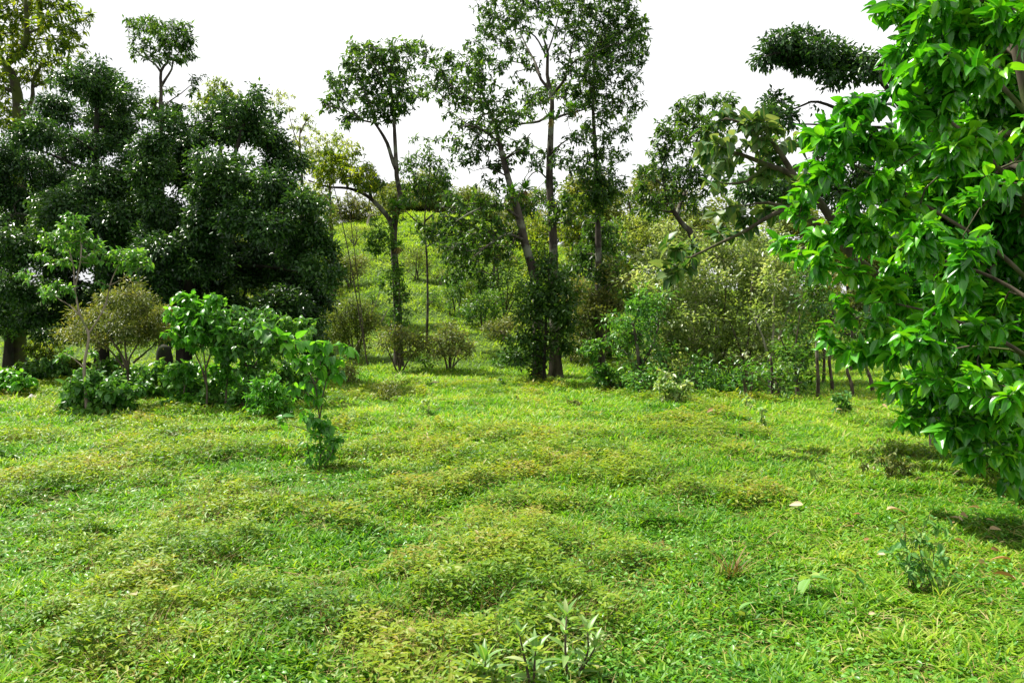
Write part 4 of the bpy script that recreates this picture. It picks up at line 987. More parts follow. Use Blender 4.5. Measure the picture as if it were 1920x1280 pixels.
n_ = 9   # plant with big paddle leaves on the slope
c = G(843, 592); root = empty('paddle_plant', c); tag(root, 'dark green plant with long feathered leaves on the open slope', 'plant')
pts, rad = resample(np.array([c - [0, 0, .05], c + [.02, 0, .3], c + [.03, 0, .62]]), np.array([.04, .03, .015]), .1)
V, l, s = poly_tube(pts, rad, 6); mesh_np('stem', V - c, l, s, M['bark_twig'], root)
n = 26; tt = np.linspace(0, 1, n); a = np.arange(n) * 2.4
dr = np.stack([np.cos(a), np.sin(a) * .7, .45 + 0 * a], 1)
leaves_obj('foliage', c + np.stack([.03 * tt, 0 * tt, .12 + .5 * tt], 1), dr, np.tile([0, 0, 1.], (n, 1)), .5 - .2 * tt, .1, T_LANCE, M['shrub'], root, off=c)

BG = 'trees in the woods behind'
bgt = [
    ('sunlit bright green tree close behind the straight trunk', 1085, 42, [(1065, 390, 28, 18), (1095, 382, 26, 16), (1080, 420, 34, 22), (1110, 432, 30, 22), (1065, 445, 28, 20), (1090, 470, 36, 24), (1120, 470, 28, 24)], dict(LF_TALL, mat='moss', L=.24, W=.09), .14),
    ('dark green bushy tree behind the slim tall tree', 1140, 38, [(1120, 440, 32, 26), (1150, 450, 30, 28), (1115, 490, 34, 30), (1155, 500, 34, 28), (1135, 420, 26, 18), (1130, 540, 34, 26)], dict(LF_TALL, mat='mid', L=.2), .14),
    ('feathery light tree behind the thicket, left of the layered tree', 1200, 41, [(1180, 420, 28, 18), (1205, 412, 28, 16), (1220, 440, 28, 22), (1190, 460, 34, 24), (1215, 482, 34, 24), (1175, 500, 30, 24)], dict(LF_TALL, mat='pale', L=.19, W=.06, lai=2.56), .12),
    ('light green tree behind the thicket below the layered crown', 1262, 39, [(1245, 430, 26, 18), (1275, 425, 28, 18), (1260, 460, 34, 22), (1290, 450, 28, 20), (1240, 480, 30, 22)], dict(LF_TALL, mat='thicket', L=.19, W=.065, lai=2.72), .12),
    ('hazy pale tree behind the thicket right of the layered tree', 1345, 44, [(1325, 415, 26, 14, .8), (1350, 420, 28, 16), (1378, 425, 26, 14, .8), (1340, 445, 34, 18), (1380, 450, 32, 20)], dict(LF_TALL, mat='fine', L=.2, W=.07, lai=2.40), .12),
    ('small leafy tree up the slope between the leaning trunk and the straight trunk', 1005, 44, [(1000, 420, 22, 18), (1015, 440, 24, 18), (990, 450, 22, 18), (1008, 470, 26, 18), (1000, 500, 24, 20)], dict(LF_TALL, mat='moss', L=.22), .1),
    ('leafy tree up the slope left of the leaning trunk', 925, 46, [(905, 430, 24, 18), (940, 425, 24, 18), (955, 450, 22, 18), (920, 460, 28, 18), (940, 485, 26, 18)], dict(LF_TALL, mat='fine', L=.22, lai=2.56), .1),
    ('round brown green tree on the hilltop behind the low limb', 655, 74, [(630, 392, 26, 14), (660, 380, 28, 16), (690, 392, 22, 14), (645, 405, 30, 12), (675, 408, 26, 10)], dict(LF_TALL, mat='olive', L=.26, W=.11, lai=3.84), .2),
    ('hilltop tree behind the fork of the forked tree', 735, 80, [(720, 375, 20, 12), (742, 365, 20, 14), (765, 378, 18, 10)], dict(LF_TALL, mat='fine', L=.28, W=.12, lai=3.04), .18),
    ('hilltop tree seen under the slim airy tree', 790, 84, [(775, 385, 20, 12), (800, 378, 20, 14), (822, 390, 18, 10)], dict(LF_TALL, mat='fine', L=.28, W=.12, lai=3.04), .18),
    ('pale bare hilltop tree left of the fork of the forked tree', 690, 70, [(685, 398, 12, 8, .3), (700, 402, 12, 8, .3)], dict(LF_TALL, mat='pale', L=.2, lai=.8), .12),
    ('hilltop tree behind the crown of the leaning tree', 862, 82, [(850, 378, 22, 14), (880, 370, 22, 16), (905, 380, 18, 12)], dict(LF_TALL, mat='fine', L=.3, W=.12, lai=2.88), .2),
    ('faint dark tall tree on the far ridge, left of the forked trunk', 690, 120, [(672, 335, 14, 12), (690, 322, 14, 12), (705, 338, 14, 10), (690, 350, 24, 10), (712, 352, 12, 10)], dict(LF_TALL, mat='far', L=.45, W=.22, lai=4.80), .3),
    ('faint dark tree on the far ridge behind the fork of the forked tree', 725, 122, [(722, 355, 16, 10), (740, 350, 12, 10), (730, 368, 22, 8)], dict(LF_TALL, mat='far', L=.45, W=.22, lai=4.80), .3),
    ('faint blue green tree on the far ridge behind the slim airy tree', 812, 118, [(800, 362, 16, 12), (815, 352, 12, 12), (826, 366, 12, 10), (812, 376, 22, 8)], dict(LF_TALL, mat='far', L=.45, W=.22, lai=4.80), .3),
    ('tree glimpsed between the trunks left of the mossy tree base', 95, 40, [(70, 640, 30, 14), (110, 640, 30, 14), (60, 662, 26, 10, .8)], dict(LF_TALL, mat='moss', L=.18), .1),
    ('yellowish sunlit bush behind the dark trees, seen in their gap', 300, 44, [(260, 600, 40, 24), (310, 590, 40, 26), (350, 610, 34, 22), (480, 440, 40, 30, .8), (500, 560, 40, 30, .8), (440, 600, 36, 24, .8)], dict(LF_TALL, mat='moss', L=.22), .1),
    ('low tree in the open paddock behind the fence, beside the glossy tree', 1595, 34, [(1580, 620, 34, 18), (1610, 610, 34, 20), (1640, 625, 30, 16), (1600, 590, 26, 14)], dict(LF_TALL, mat='mid', L=.18), .12),
    ('hazy tree far behind the fence, half hidden by the glossy tree', 1560, 52, [(1540, 560, 34, 26), (1580, 550, 34, 28), (1560, 590, 40, 20), (1510, 580, 26, 20), (1620, 570, 30, 28)], dict(LF_TALL, mat='fine', L=.24, W=.09), .14),
    ('dark tree in the woods behind the middle of the thicket', 1420, 40, [(1390, 480, 36, 26), (1430, 470, 36, 28), (1465, 480, 34, 28), (1410, 520, 40, 26), (1450, 530, 40, 26), (1500, 500, 30, 26)], dict(LF_TALL, mat='mid', L=.2, lai=2.56), .14),
    ('dark tree in the woods behind the near end of the thicket', 1250, 36, [(1220, 540, 36, 28), (1260, 530, 36, 28), (1300, 540, 34, 28), (1240, 590, 40, 28), (1280, 600, 40, 26), (1180, 560, 34, 28)], dict(LF_TALL, mat='mid', L=.2, lai=2.56), .14),
    ('dark tree close behind the vine clad base', 1075, 36, [(1060, 520, 34, 28), (1085, 560, 34, 30), (1055, 600, 34, 28), (1095, 620, 34, 28), (1120, 650, 34, 20), (1165, 650, 34, 20)], dict(LF_TALL, mat='tall', L=.2, lai=3.20), .14),
]
for lab, px, d, cl_, lf, r0 in bgt:
    b = GD(px, d)
    ty = np.mean([q[1] for q in cl_]); by = 640 - F * math.tan(math.atan2(b[2] - CAMZ, d) + PITCH)
    T('wood_tree', lab, 'tree', ('d', px, d), [([(px, by + (ty - by) * .45), (px + 3, by + (ty - by) * .8), (px, ty)], r0, r0 * .3)], cl_, lf, group=BG, dsp=1.2, seg=.7, tip_r=.007, bark='bark_pale' if 'bare' in lab else 'bark')

# ------------------------------------------------------------------ left foreground bushes
T('pale_trunk_tree', 'young spreading tree with a pinkish pale trunk standing before the dark trees', 'tree', ('d', 162, 17.6),
  [([(158, 690), (163, 655), (166, 625), (150, 590), (140, 540), (138, 500), (130, 470)], .036, .012), ([(166, 625), (180, 605), (198, 570), (206, 535), (218, 505), (225, 490)], .024, .009), ([(150, 592), (130, 572), (112, 562)], .018, .008), ([(140, 545), (152, 480), (150, 440)], .02, .008), ([(158, 690), (138, 672), (120, 662)], .012, .006), ([(206, 535), (235, 520), (265, 500)], .012, .006)],
  [(135, 412, 20, 14), (115, 432, 26, 12), (150, 440, 26, 14), (92, 450, 20, 10, .8), (130, 462, 28, 14), (180, 460, 22, 12), (70, 475, 18, 8, .7), (165, 482, 24, 12), (210, 478, 28, 14), (250, 478, 26, 12), (275, 490, 20, 9, .8), (110, 490, 26, 10, .8), (245, 500, 24, 9, .8), (100, 535, 24, 12), (85, 552, 16, 8, .8), (128, 545, 18, 8, .7), (35, 515, 14, 8, .8), (52, 530, 8, 5, .5), (110, 668, 18, 6, .8), (135, 658, 10, 6, .6), (170, 660, 14, 6, .8), (190, 530, 14, 8, .5)],
  dict(LF_TALL, mat='shrub', L=.12, W=.05, lai=3.20, K=8, rc=.1, tmpl=T_MID), dsp=.5, seg=.16, tip_r=.004, bark='bark_pink', flare=.3)
T('olive_bush_tree', 'round fine leaved olive brown bushy tree with many spreading stems', 'bush', ('d', 240, 19.6),
  [([(240, 690), (246, 665), (262, 640), (275, 615)], .034, .012), ([(238, 690), (225, 660), (208, 635), (200, 610)], .04, .012), ([(240, 695), (235, 655), (232, 620)], .035, .012), ([(250, 680), (285, 650), (310, 630)], .03, .01), ([(232, 690), (205, 655), (170, 635)], .03, .01)],
  [(250, 545, 34, 16), (275, 562, 34, 20), (225, 562, 30, 18), (255, 585, 44, 22), (300, 590, 22, 20), (205, 590, 28, 20), (230, 612, 40, 18), (280, 618, 36, 18), (170, 590, 24, 18), (145, 612, 22, 16), (125, 620, 16, 12), (160, 630, 26, 12), (240, 640, 44, 12, .6), (310, 625, 14, 14), (190, 640, 26, 12, .7)],
  dict(LF_TH, mat='olive', L=.085, W=.024, lai=4.16, K=18, rc=.2), dsp=.7, seg=.2, tip_r=.005, bark='bark_twig')
BS = 'big leaved shrubs by the dark trees'
LB = dict(LF_TALL, mat='shrub', L=.15, W=.09, lai=6.5, K=8, rc=.14, tmpl=T_BROAD, grav=.7)
S('leafy_shrub', 'mound of drooping pale backed leaves at the foot of the pale trunk', 'shrub', ('g', 175, 778), [(160, 700, 26, 14), (150, 722, 34, 19), (180, 715, 34, 22), (145, 748, 34, 22), (175, 748, 44, 24), (205, 735, 31, 22), (235, 728, 23, 19), (228, 748, 26, 14), (160, 768, 36, 14), (190, 765, 34, 14)], dict(LB, lai=5.5), stems=7, group=BS)
S('leafy_shrub', 'dark shaded shrub right of the drooping leafy mound', 'shrub', ('g', 292, 750), [(275, 705, 34, 24), (300, 700, 34, 24), (320, 690, 31, 19), (290, 730, 47, 22), (262, 730, 26, 16), (325, 725, 31, 24), (345, 700, 29, 19)], dict(LB, mat='shrub', L=.16), stems=7, group=BS)
T('leafy_shrub', 'tall sunlit shrub with layered heart leaves before the dark tree', 'shrub', ('d', 385, 18.4), [([(388, 740), (386, 700), (382, 660), (380, 620)], .026, .011), ([(387, 720), (378, 690), (365, 660)], .03, .012), ([(386, 690), (402, 640), (410, 600)], .025, .01)],
  [(342, 556, 26, 12), (372, 566, 36, 19), (398, 560, 23, 14), (350, 582, 36, 19), (392, 590, 39, 22), (330, 592, 23, 16), (365, 608, 44, 19), (405, 615, 29, 22), (340, 620, 31, 19), (375, 632, 39, 16), (358, 650, 23, 11, .7), (335, 640, 21, 11, .6)], dict(LB, mat='bright', L=.16, W=.10, lai=3.04), group=BS, dsp=.5, seg=.16, tip_r=.004, trunk_name='stem', crown_name='foliage', bark='bark_twig')
T('leafy_shrub', 'broad dark topped shrub behind the heart leaved sapling', 'shrub', ('d', 470, 18.9), [([(468, 730), (466, 690), (470, 650), (480, 620)], .026, .011), ([(467, 700), (495, 660), (520, 630)], .03, .012), ([(466, 690), (440, 650), (430, 610)], .03, .012)],
  [(430, 585, 34, 16), (465, 588, 39, 16), (500, 592, 39, 16), (535, 598, 36, 16), (560, 610, 31, 16), (445, 608, 39, 19), (485, 612, 44, 19), (525, 618, 42, 19), (560, 632, 29, 16, .8), (440, 640, 36, 19), (480, 645, 39, 22), (515, 648, 36, 19), (455, 675, 31, 22, .8), (500, 670, 36, 19, .8), (590, 620, 13, 11, .7), (540, 650, 26, 16, .7), (475, 700, 34, 16, .6)], dict(LB, L=.14, W=.075, lai=3.04), group=BS, dsp=.6, seg=.16, tip_r=.004, trunk_name='stem', crown_name='foliage', bark='bark_twig')
S('leafy_shrub', 'narrow upright bright green young tree before the broad shrub', 'shrub', ('g', 422, 772), [(416, 635, 18, 14), (410, 655, 23, 14), (428, 665, 21, 14), (418, 685, 23, 14), (408, 705, 18, 11), (430, 710, 18, 11), (442, 640, 13, 11, .7)], dict(LB, mat='bright', L=.14, W=.08, lai=5.5), stems=1, r=(.025, .012), group=BS)
S('leafy_shrub', 'dark understorey shrub between the two upright shrubs', 'shrub', ('g', 385, 768), [(375, 720, 29, 19), (400, 730, 26, 19), (385, 745, 36, 16), (440, 740, 21, 19), (365, 740, 21, 16), (410, 752, 31, 11)], dict(LB, mat='shrub'), stems=6, group=BS)
S('leafy_shrub', 'fresh green rounded bush with narrow leaves at the meadow edge', 'shrub', ('g', 505, 788), [(500, 720, 29, 19), (520, 738, 29, 22), (488, 742, 29, 19), (505, 760, 39, 19), (530, 762, 21, 16), (480, 765, 18, 14), (515, 778, 26, 11)], dict(LF_TALL, mat='bright', L=.13, W=.042, lai=3.68, K=10, tmpl=T_MID), stems=7, group=BS)
S('leafy_shrub', 'pale leaved small shrub leaning on the fresh green rounded bush', 'shrub', ('g', 455, 776), [(462, 728, 18, 14), (452, 745, 21, 14), (440, 760, 18, 11), (468, 755, 16, 14), (425, 760, 8, 5, .7)], dict(LB, mat='shrub', L=.13, W=.075), stems=4, group=BS)
S('leafy_shrub', 'small dark rounded shrub under the mossy tree', 'shrub', ('g', 92, 722), [(75, 690, 23, 16), (100, 688, 26, 19), (90, 705, 34, 14), (112, 700, 16, 14)], dict(LB, mat='shrub', L=.15, W=.07), stems=6, group=BS)
S('leafy_shrub', 'low leafy shrub at the photo edge in front of the mossy trunks', 'shrub', ('g', 22, 745), [(12, 705, 26, 16), (35, 715, 29, 16), (10, 730, 26, 14), (45, 730, 18, 11), (58, 722, 13, 11, .8), (-10, 720, 20, 14)], dict(LB, mat='bright', L=.14, W=.07), stems=4, group=BS)
S('leafy_shrub', 'sunny yellow green shrub under the dark trees near the mossy trunks', 'shrub', ('d', 75, 30), [(58, 655, 18, 12), (75, 665, 23, 12), (92, 660, 18, 11), (120, 680, 26, 11)], dict(LF_TALL, mat='moss', L=.15), stems=4, group=BS)
b = GD(305, 22.5)   # dark stump-like bole seen between the bushes
pts, rad = resample(np.array([b - [0, 0, .1], b + [.02, 0, .5], b + [.05, .02, 1.0], b + [.02, 0, 1.4]]), np.array([.26, .22, .20, .18]), .12)
V, l, s = poly_tube(pts, rad, 14, .2, .4)
o = mesh_np('tree_stump', V - b, l, s, M['bark_dark']); o.location = b; tag(o, 'thick dark stump in deep shade behind the olive brown bushy tree', 'stump')

# the arching sapling in the middle of the meadow
T('arching_sapling', 'thin stemmed sapling with large heart leaves arching to both sides in mid meadow', 'sapling', ('g', 602, 876),
  [([(600, 830), (598, 775), (594, 740), (586, 710), (566, 680), (545, 650), (520, 628), (498, 615)], .013, .005), ([(599, 790), (606, 740), (614, 705), (624, 685), (645, 670), (660, 658)], .010, .004), ([(598, 770), (585, 745), (570, 735), (548, 728)], .008, .004), ([(601, 820), (585, 812), (560, 800), (530, 795)], .007, .004), ([(590, 725), (600, 690), (602, 660)], .01, .005)],
  [(492, 617, 12, 9, 1.2), (515, 620, 14, 9, 1.2), (534, 628, 16, 10, 1.2), (552, 640, 14, 12, 1), (545, 665, 16, 10, 1), (575, 642, 16, 10, 1), (600, 642, 18, 10, 1), (622, 642, 16, 10, 1), (645, 655, 14, 9, 1.2), (660, 650, 10, 8, 1.2), (590, 665, 18, 12, 1), (618, 670, 18, 12, 1), (570, 680, 16, 12, .9), (598, 692, 18, 12, .9), (625, 698, 16, 12, .9), (575, 710, 14, 10, .8), (605, 718, 18, 10, .9), (548, 728, 14, 10, 1), (578, 738, 14, 8, .8), (600, 745, 16, 8, .8), (560, 765, 14, 8, .6), (530, 786, 16, 8, 1), (570, 782, 18, 10, 1), (600, 790, 20, 10, 1.1), (620, 795, 12, 10, 1)],
  dict(LF_TALL, mat='bright', L=.14, W=.10, lai=3.4, K=4, fat=1.15, rc=.08, tmpl=T_BROAD, grav=.9, fwd=.3), dsp=.12, seg=.09, tip_r=.0028, bark='bark_twig', flare=.1, trunk_ns=7, trunk_name='stem', crown_name='foliage')
S('leafy_climber', 'bushy green weed wrapping the foot of the arching sapling', 'climber', ('g', 606, 880), [(580, 830, 14, 10, .5), (635, 825, 12, 12, .6), (575, 862, 12, 8, .5), (596, 812, 18, 10), (618, 822, 18, 12), (600, 838, 20, 12), (625, 845, 12, 12), (608, 860, 18, 10), (590, 855, 10, 8, .7)], dict(LF_TALL, mat='bright', L=.085, W=.042, lai=2.6, K=6, rc=.07, tmpl=T_MID), stems=6, r=(.007, .004), dsp=.1, seg=.1, tip_r=.0025)

# ------------------------------------------------------------------ small plants of the meadow
MP = 'small plants in the open meadow'
LM = dict(LF_TALL, mat='mid', L=.11, W=.045, lai=3.04, K=7, rc=.08, tmpl=T_MID)
mead = [
    ('low round olive bush on the far meadow, below the forked trunk', (727, 755), [(718, 728, 12, 12), (735, 725, 12, 12), (727, 740, 16, 8), (715, 742, 8, 6)], dict(LF_TH, mat='olive', L=.08, W=.03, lai=2.88), 6),
    ('thin knee high seedling with a few pale leaves on the far meadow', (800, 782), [(792, 745, 7, 5, .8), (802, 752, 7, 5, .8), (790, 762, 8, 5, .8), (804, 770, 7, 4, .8)], dict(LM, mat='sapling', L=.09), 2),
    ('tiny low bush on the meadow right of the thin seedling', (963, 755), [(958, 748, 8, 5), (968, 749, 7, 5)], dict(LM, L=.08), 3),
    ('short seedling standing before the vine clad base', (943, 738), [(940, 712, 7, 6), (945, 722, 8, 6), (938, 728, 6, 4)], LM, 2),
    ('small leafy seedling at the root of the straight trunk', (1002, 722), [(998, 708, 6, 6), (1006, 710, 6, 6)], LM, 2),
    ('tiny dark bush alone on the meadow before the thicket bush', (1078, 765), [(1072, 752, 7, 6), (1083, 755, 7, 6)], dict(LM, mat='olive', L=.07), 3),
    ('round dark green bush in front of the fence posts', (1578, 780), [(1568, 745, 10, 9), (1588, 745, 12, 9), (1578, 756, 16, 9), (1572, 768, 10, 8), (1588, 766, 8, 8)], dict(LM, mat='shrub', L=.12, W=.055), 4),
    ('slender yellow green sapling before the thicket', (1430, 808), [(1428, 768, 7, 7), (1432, 780, 8, 7), (1426, 790, 7, 6), (1433, 796, 6, 5)], dict(LM, mat='sapling', L=.09, W=.04), 1),
    ('leggy weed with big pale leaves lying at the front of the glossy tree', (1545, 915), [(1530, 868, 10, 7, .8), (1552, 872, 7, 8, .7), (1528, 885, 10, 6, .7), (1540, 898, 8, 5, .8)], dict(LM, mat='pale', L=.10, W=.07, K=3, lai=1.76, tmpl=T_BROAD), 3),
    ('tangled bramble under the glossy tree', (1672, 900), [(1650, 860, 24, 12, .7), (1690, 865, 26, 14, .8), (1670, 880, 30, 10, .9), (1620, 868, 20, 8, .4), (1640, 835, 16, 10, .3), (1700, 885, 22, 8), (1660, 820, 14, 10, .25)], dict(LM, mat='olive', L=.06, W=.028, lai=2.08), 9),
    ('knee high weed bush with soft blue green leaves near the fallen leaves', (1742, 1115), [(1690, 978, 22, 12, .7), (1735, 962, 20, 10, .5), (1760, 985, 24, 12, .8), (1712, 1005, 26, 12, .8), (1690, 1030, 28, 14, .8), (1745, 1020, 24, 14, .9), (1720, 1052, 34, 14, 1), (1770, 1045, 22, 12, .8), (1735, 1078, 34, 12, .9), (1690, 1060, 20, 10, .8)], dict(LM, mat='bluish', L=.06, W=.034, K=5, rc=.06, lai=2.3, tmpl=T_BROAD, grav=.2), 7),
    ('flat seedling with three broad ribbed leaves, left of the soft leaved weed bush', (1517, 1128), [(1515, 1108, 24, 6, .9)], dict(LM, mat='bluish', L=.13, W=.085, K=5, rc=.03, lai=2.8, tmpl=T_BROAD, grav=.1), 2),
    ('flat seedling with pointed leaves between the ribbed seedling and the weed bush', (1600, 1112), [(1596, 1090, 24, 8, .9)], dict(LM, mat='bluish', L=.13, W=.07, K=5, rc=.03, lai=2.8, tmpl=T_BROAD, grav=.1), 2),
    ('dying seedling with one curled dry leaf in the near grass', (1378, 1165), [(1370, 1135, 14, 8, .7), (1385, 1142, 14, 8, .7)], dict(LM, mat='bluish', L=.09, W=.035, K=4, rc=.03, lai=1.60, tmpl=T_LANCE), 2),
    ('weed with dark twiggy stalks right of the arching sapling', (680, 868), [(678, 840, 6, 8, .4), (688, 825, 6, 6, .3)], dict(LM, mat='weed', L=.05, lai=.8), 4),
    ('small leafy weed at the photo edge on the weed mounds', (20, 865), [(12, 855, 16, 7), (34, 858, 12, 6)], dict(LM, mat='mid', L=.08), 4),
    ('bright tuft of seedlings left of the arching sapling foot', (418, 915), [(412, 905, 10, 6), (428, 908, 8, 5)], dict(LM, mat='mid', L=.07), 4),
]
for lab, (bx, by), cl_, lf, ns in mead:
    S('meadow_plant', lab, 'plant', ('g', bx, by), cl_, lf, stems=ns, r=(.006, .003), dsp=.08, group=MP, seg=.07, tip_r=.0026)

# near saplings with whorls of lance leaves at the bottom of the frame
def sapling(label, bx, by, stems):
    """stems: list of [pixel path, leaf length m]; whorls along the upper part"""
    b = G(bx, by); d = b[1]
    root = empty('lance_leaved_sapling', b); tag(root, label, 'sapling', 'lance leaved saplings in the near grass')
    geo = []; ps = []; drs = []; Ls = []
    for pts, LL in stems:
        w_ = np.array([b - [0, 0, .04]] + [P(p[0], p[1], d + rng.normal(0, .03)) for p in pts])
        q, rad = resample(w_, np.linspace(.009, .004, len(w_)), .04)
        geo.append(poly_tube(q, rad, 7, .1))
        n = len(q); ax = nrm(q[-1] - q[-3])
        lev = np.linspace(.38, 1.0, 6)
        for k, t in enumerate(lev):
            c_ = q[int(t * (n - 1))]
            m_ = 2 if t < .99 else 5
            for j in range(m_):
                a = k * 1.57 + j * 6.28 / m_ + rng.normal(0, .25)
                e = .15 + .75 * t + rng.normal(0, .15) + (.15 if t > .99 else 0)
                drs.append([math.cos(a) * math.cos(e), math.sin(a) * math.cos(e), math.sin(e)]); ps.append(c_)
                Ls.append(LL * .82 * (1.0 - .25 * (t > .99) * rng.random()) * rng.uniform(.8, 1.15))
    V, l, s = join(geo); mesh_np('stem', V - b, l, s, M['bark_twig'], root)
    drs = np.array(drs); Ls = np.array(Ls)
    leaves_obj('foliage', np.array(ps), drs, np.tile([0, 0, 1.], (len(ps), 1)) + rng.normal(0, .15, (len(ps), 3)), Ls, Ls * .28, T_LANCE, M['sapling'], root, off=b)


sapling('two stemmed lance leaved sapling, tallest in the near grass', 1066, 1290, [([(1060, 1215), (1062, 1155)], .16), ([(1100, 1230), (1102, 1185)], .15), ([(1085, 1265), (1115, 1215)], .14)])
sapling('bushy lance leaved sapling at the bottom edge with a reddish young shoot', 1000, 1320, [([(1002, 1250), (1004, 1222)], .19), ([(985, 1240), (974, 1190)], .14)])
sapling('pale lance leaved sapling leftmost of the three at the bottom edge', 905, 1320, [([(908, 1262), (910, 1240)], .19), ([(890, 1285), (884, 1262)], .15)])

# tall coarse grass tufts
TG = 'coarse grass tufts'
for (px, py, s, mt, lab) in [(1372, 1090, .34, 'stalk', 'brown dry grass tuft with upright stalks in the near meadow'), (1345, 1085, .20, 'grass', 'dark green grass tuft touching the brown dry tuft'), (1770, 1130, .30, 'grass', 'coarse arching grass tuft at the foot of the soft leaved weed bush'),
                             (340, 1270, .28, 'grass', 'coarse grass tuft at the bottom edge among the weed mounds'), (440, 1255, .24, 'grass', 'coarse grass tuft with one long fallen blade near the bottom edge'), (1170, 720, .3, 'pale', 'pale tall grass tuft at the shady corner of the thicket')]:
    c = G(px, py); n = 46
    a = rng.random(n) * 6.28; e = rng.uniform(.85, 1.5, n)
    dr = np.stack([np.cos(a) * np.cos(e), np.sin(a) * np.cos(e), np.sin(e)], 1)
    up = np.stack([-np.cos(a) * np.sin(e), -np.sin(a) * np.sin(e), np.cos(e)], 1)
    ps = c + np.stack([rng.normal(0, .05, n), rng.normal(0, .05, n), np.zeros(n) - .01], 1)
    o = leaves_obj('grass_tuft', ps, dr, up, s * (.45 + .5 * rng.random(n)), .0045 + .004 * (s / .3), T_BLADE3, M[mt], off=c); o.location = c; tag(o, lab, 'grass tuft', TG)

# fallen leaves, clods, light stones
FL = 'dry leaves fallen on the grass'
T_DRY = tmpl(5, .55, .5)
fallen = [(1506, 963, .15, 'pale curled dry leaf alone in the open grass'), (1662, 968, .20, 'long brown dry leaf behind the soft leaved weed bush'), (1805, 992, .17, 'big orange brown dry leaf right of the soft leaved weed bush'), (1785, 995, .12, 'yellowish dry leaf touching the big orange brown one'),
          (1800, 979, .12, 'whitish dry leaf just above the big orange brown one'), (1788, 1022, .12, 'pale dry leaf standing on edge beside the weed bush'), (1857, 1040, .12, 'narrow orange dry leaf on edge in the shade border'), (1897, 1065, .16, 'pinkish dry leaf at the photo edge'),
          (1905, 1102, .18, 'large orange dry leaf at the photo edge below the pinkish one'), (1915, 1108, .14, 'pale dry leaf overlapping the large orange one'), (1848, 1072, .12, 'rusty dry leaf flat in the grass left of the pinkish one'), (1614, 980, .09, 'small reddish dry leaf left of the weed bush'), (1601, 1001, .09, 'small pale dry leaf left of the weed bush'),
          (1660, 1057, .07, 'tiny red dry leaf at the left foot of the weed bush'), (1838, 968, .12, 'splayed dry leaf in the shade of the glossy tree'), (1568, 785, .16, 'pinkish dry leaf before the round bush at the fence'), (1654, 773, .16, 'pinkish dry leaf hung in the grass near the fence'), (1338, 786, .2, 'brown dry leaf alone on the far grass before the thicket'),
          (1628, 1172, .06, 'tiny white dry leaf in the near grass'), (1848, 990, .1, 'curled tan dry leaf at the shade border'), (1855, 1005, .1, 'thin tan dry leaf below the curled tan one'), (1630, 1020, .07, 'tiny tan dry leaf left of the weed bush')]
for i, (px, py, s, lab) in enumerate(fallen):
    c = G(px, py); c[2] += .065 * max(1, c[1] / 7)
    a = rng.random() * 6.28; e = rng.uniform(-.2, .5)
    dr = np.array([[math.cos(a) * math.cos(e), math.sin(a) * math.cos(e), math.sin(e)]])
    o = leaves_obj('fallen_leaf', c[None], dr, np.array([[rng.normal(0, .5), rng.normal(0, .5) - .3, 1.]]), np.array([s * .95]), np.array([s * .42]), T_DRY, M['dry'], off=c)
    o.location = c; tag(o, lab, 'leaf', FL)

m, nt, N, Lk = new_mat('earth_clod')
nz = N('ShaderNodeTexNoise'); nz.inputs['Scale'].default_value = 14; nz.inputs['Detail'].default_value = 6
rp = ramp(nt, [(.03, .02, .012), (.14, .10, .065)]); Lk(nz.outputs['Fac'], rp.inputs['Fac'])
pb = N('ShaderNodeBsdfPrincipled'); Lk(rp.outputs[0], pb.inputs['Base Color']); pb.inputs['Roughness'].default_value = .9
out = N('ShaderNodeOutputMaterial'); Lk(pb.outputs[0], out.inputs['Surface']); M['clod'] = m
m, nt, N, Lk = new_mat('pale_stone')
nz = N('ShaderNodeTexNoise'); nz.inputs['Scale'].default_value = 10; nz.inputs['Detail'].default_value = 6
rp = ramp(nt, [(.25, .23, .2), (.55, .52, .46)]); Lk(nz.outputs['Fac'], rp.inputs['Fac'])
pb = N('ShaderNodeBsdfPrincipled'); Lk(rp.outputs[0], pb.inputs['Base Color']); pb.inputs['Roughness'].default_value = .8
out = N('ShaderNodeOutputMaterial'); Lk(pb.outputs[0], out.inputs['Surface']); M['stone'] = m
import bmesh
for (px, py, s, mt, nm, lab) in [(880, 722, (.30, .2, .12), 'clod', 'earth_clod', 'larger dark clod of earth on the far meadow, left of the straight trunk'), (815, 729, (.20, .15, .10), 'clod', 'earth_clod', 'smaller dark clod of earth, farther left toward the forked trunk'),
                                 (972, 733, (.13, .12, .10), 'clod', 'earth_clod', 'small knob of dark earth before the vine clad base'), (1052, 731, (.22, .15, .09), 'clod', 'earth_clod', 'brown clod of earth at the root of the straight trunk'),
                                 (60, 752, (.12, .1, .10), 'stone', 'pale_stone', 'larger whitish stone on the grass left of the drooping leafy mound'), (68, 758, (.09, .08, .06), 'stone', 'pale_stone', 'smaller whitish stone beside the larger one')]:
    c = G(px, py)
    bm = bmesh.new(); bmesh.ops.create_icosphere(bm, subdivisions=3, radius=1)
    sd = int(rng.integers(999))
    for vtx in bm.verts:
        p = np.array(vtx.co); k = 1 + .55 * (vnoise(p[0] * 2 + p[2] * 1.3 + 9, p[1] * 2 - p[2] + 5, sd) - .5) + .3 * (vnoise(p[0] * 6 + p[2] * 3, p[1] * 6 + 7, sd + 1) - .5)
        vtx.co = Vector((p[0] * s[0] * k, p[1] * s[1] * k, p[2] * s[2] * k + s[2] * .45))
    me = bpy.data.meshes.new(nm); bm.to_mesh(me); bm.free(); me.materials.append(M[mt])
    me.polygons.foreach_set('use_smooth', np.ones(len(me.polygons), dtype=bool))
    o = bpy.data.objects.new(nm, me); C.objects.link(o); o.location = c; tag(o, lab, 'stone' if mt == 'stone' else 'clod', 'clods of earth on the meadow' if mt == 'clod' else 'whitish stones')

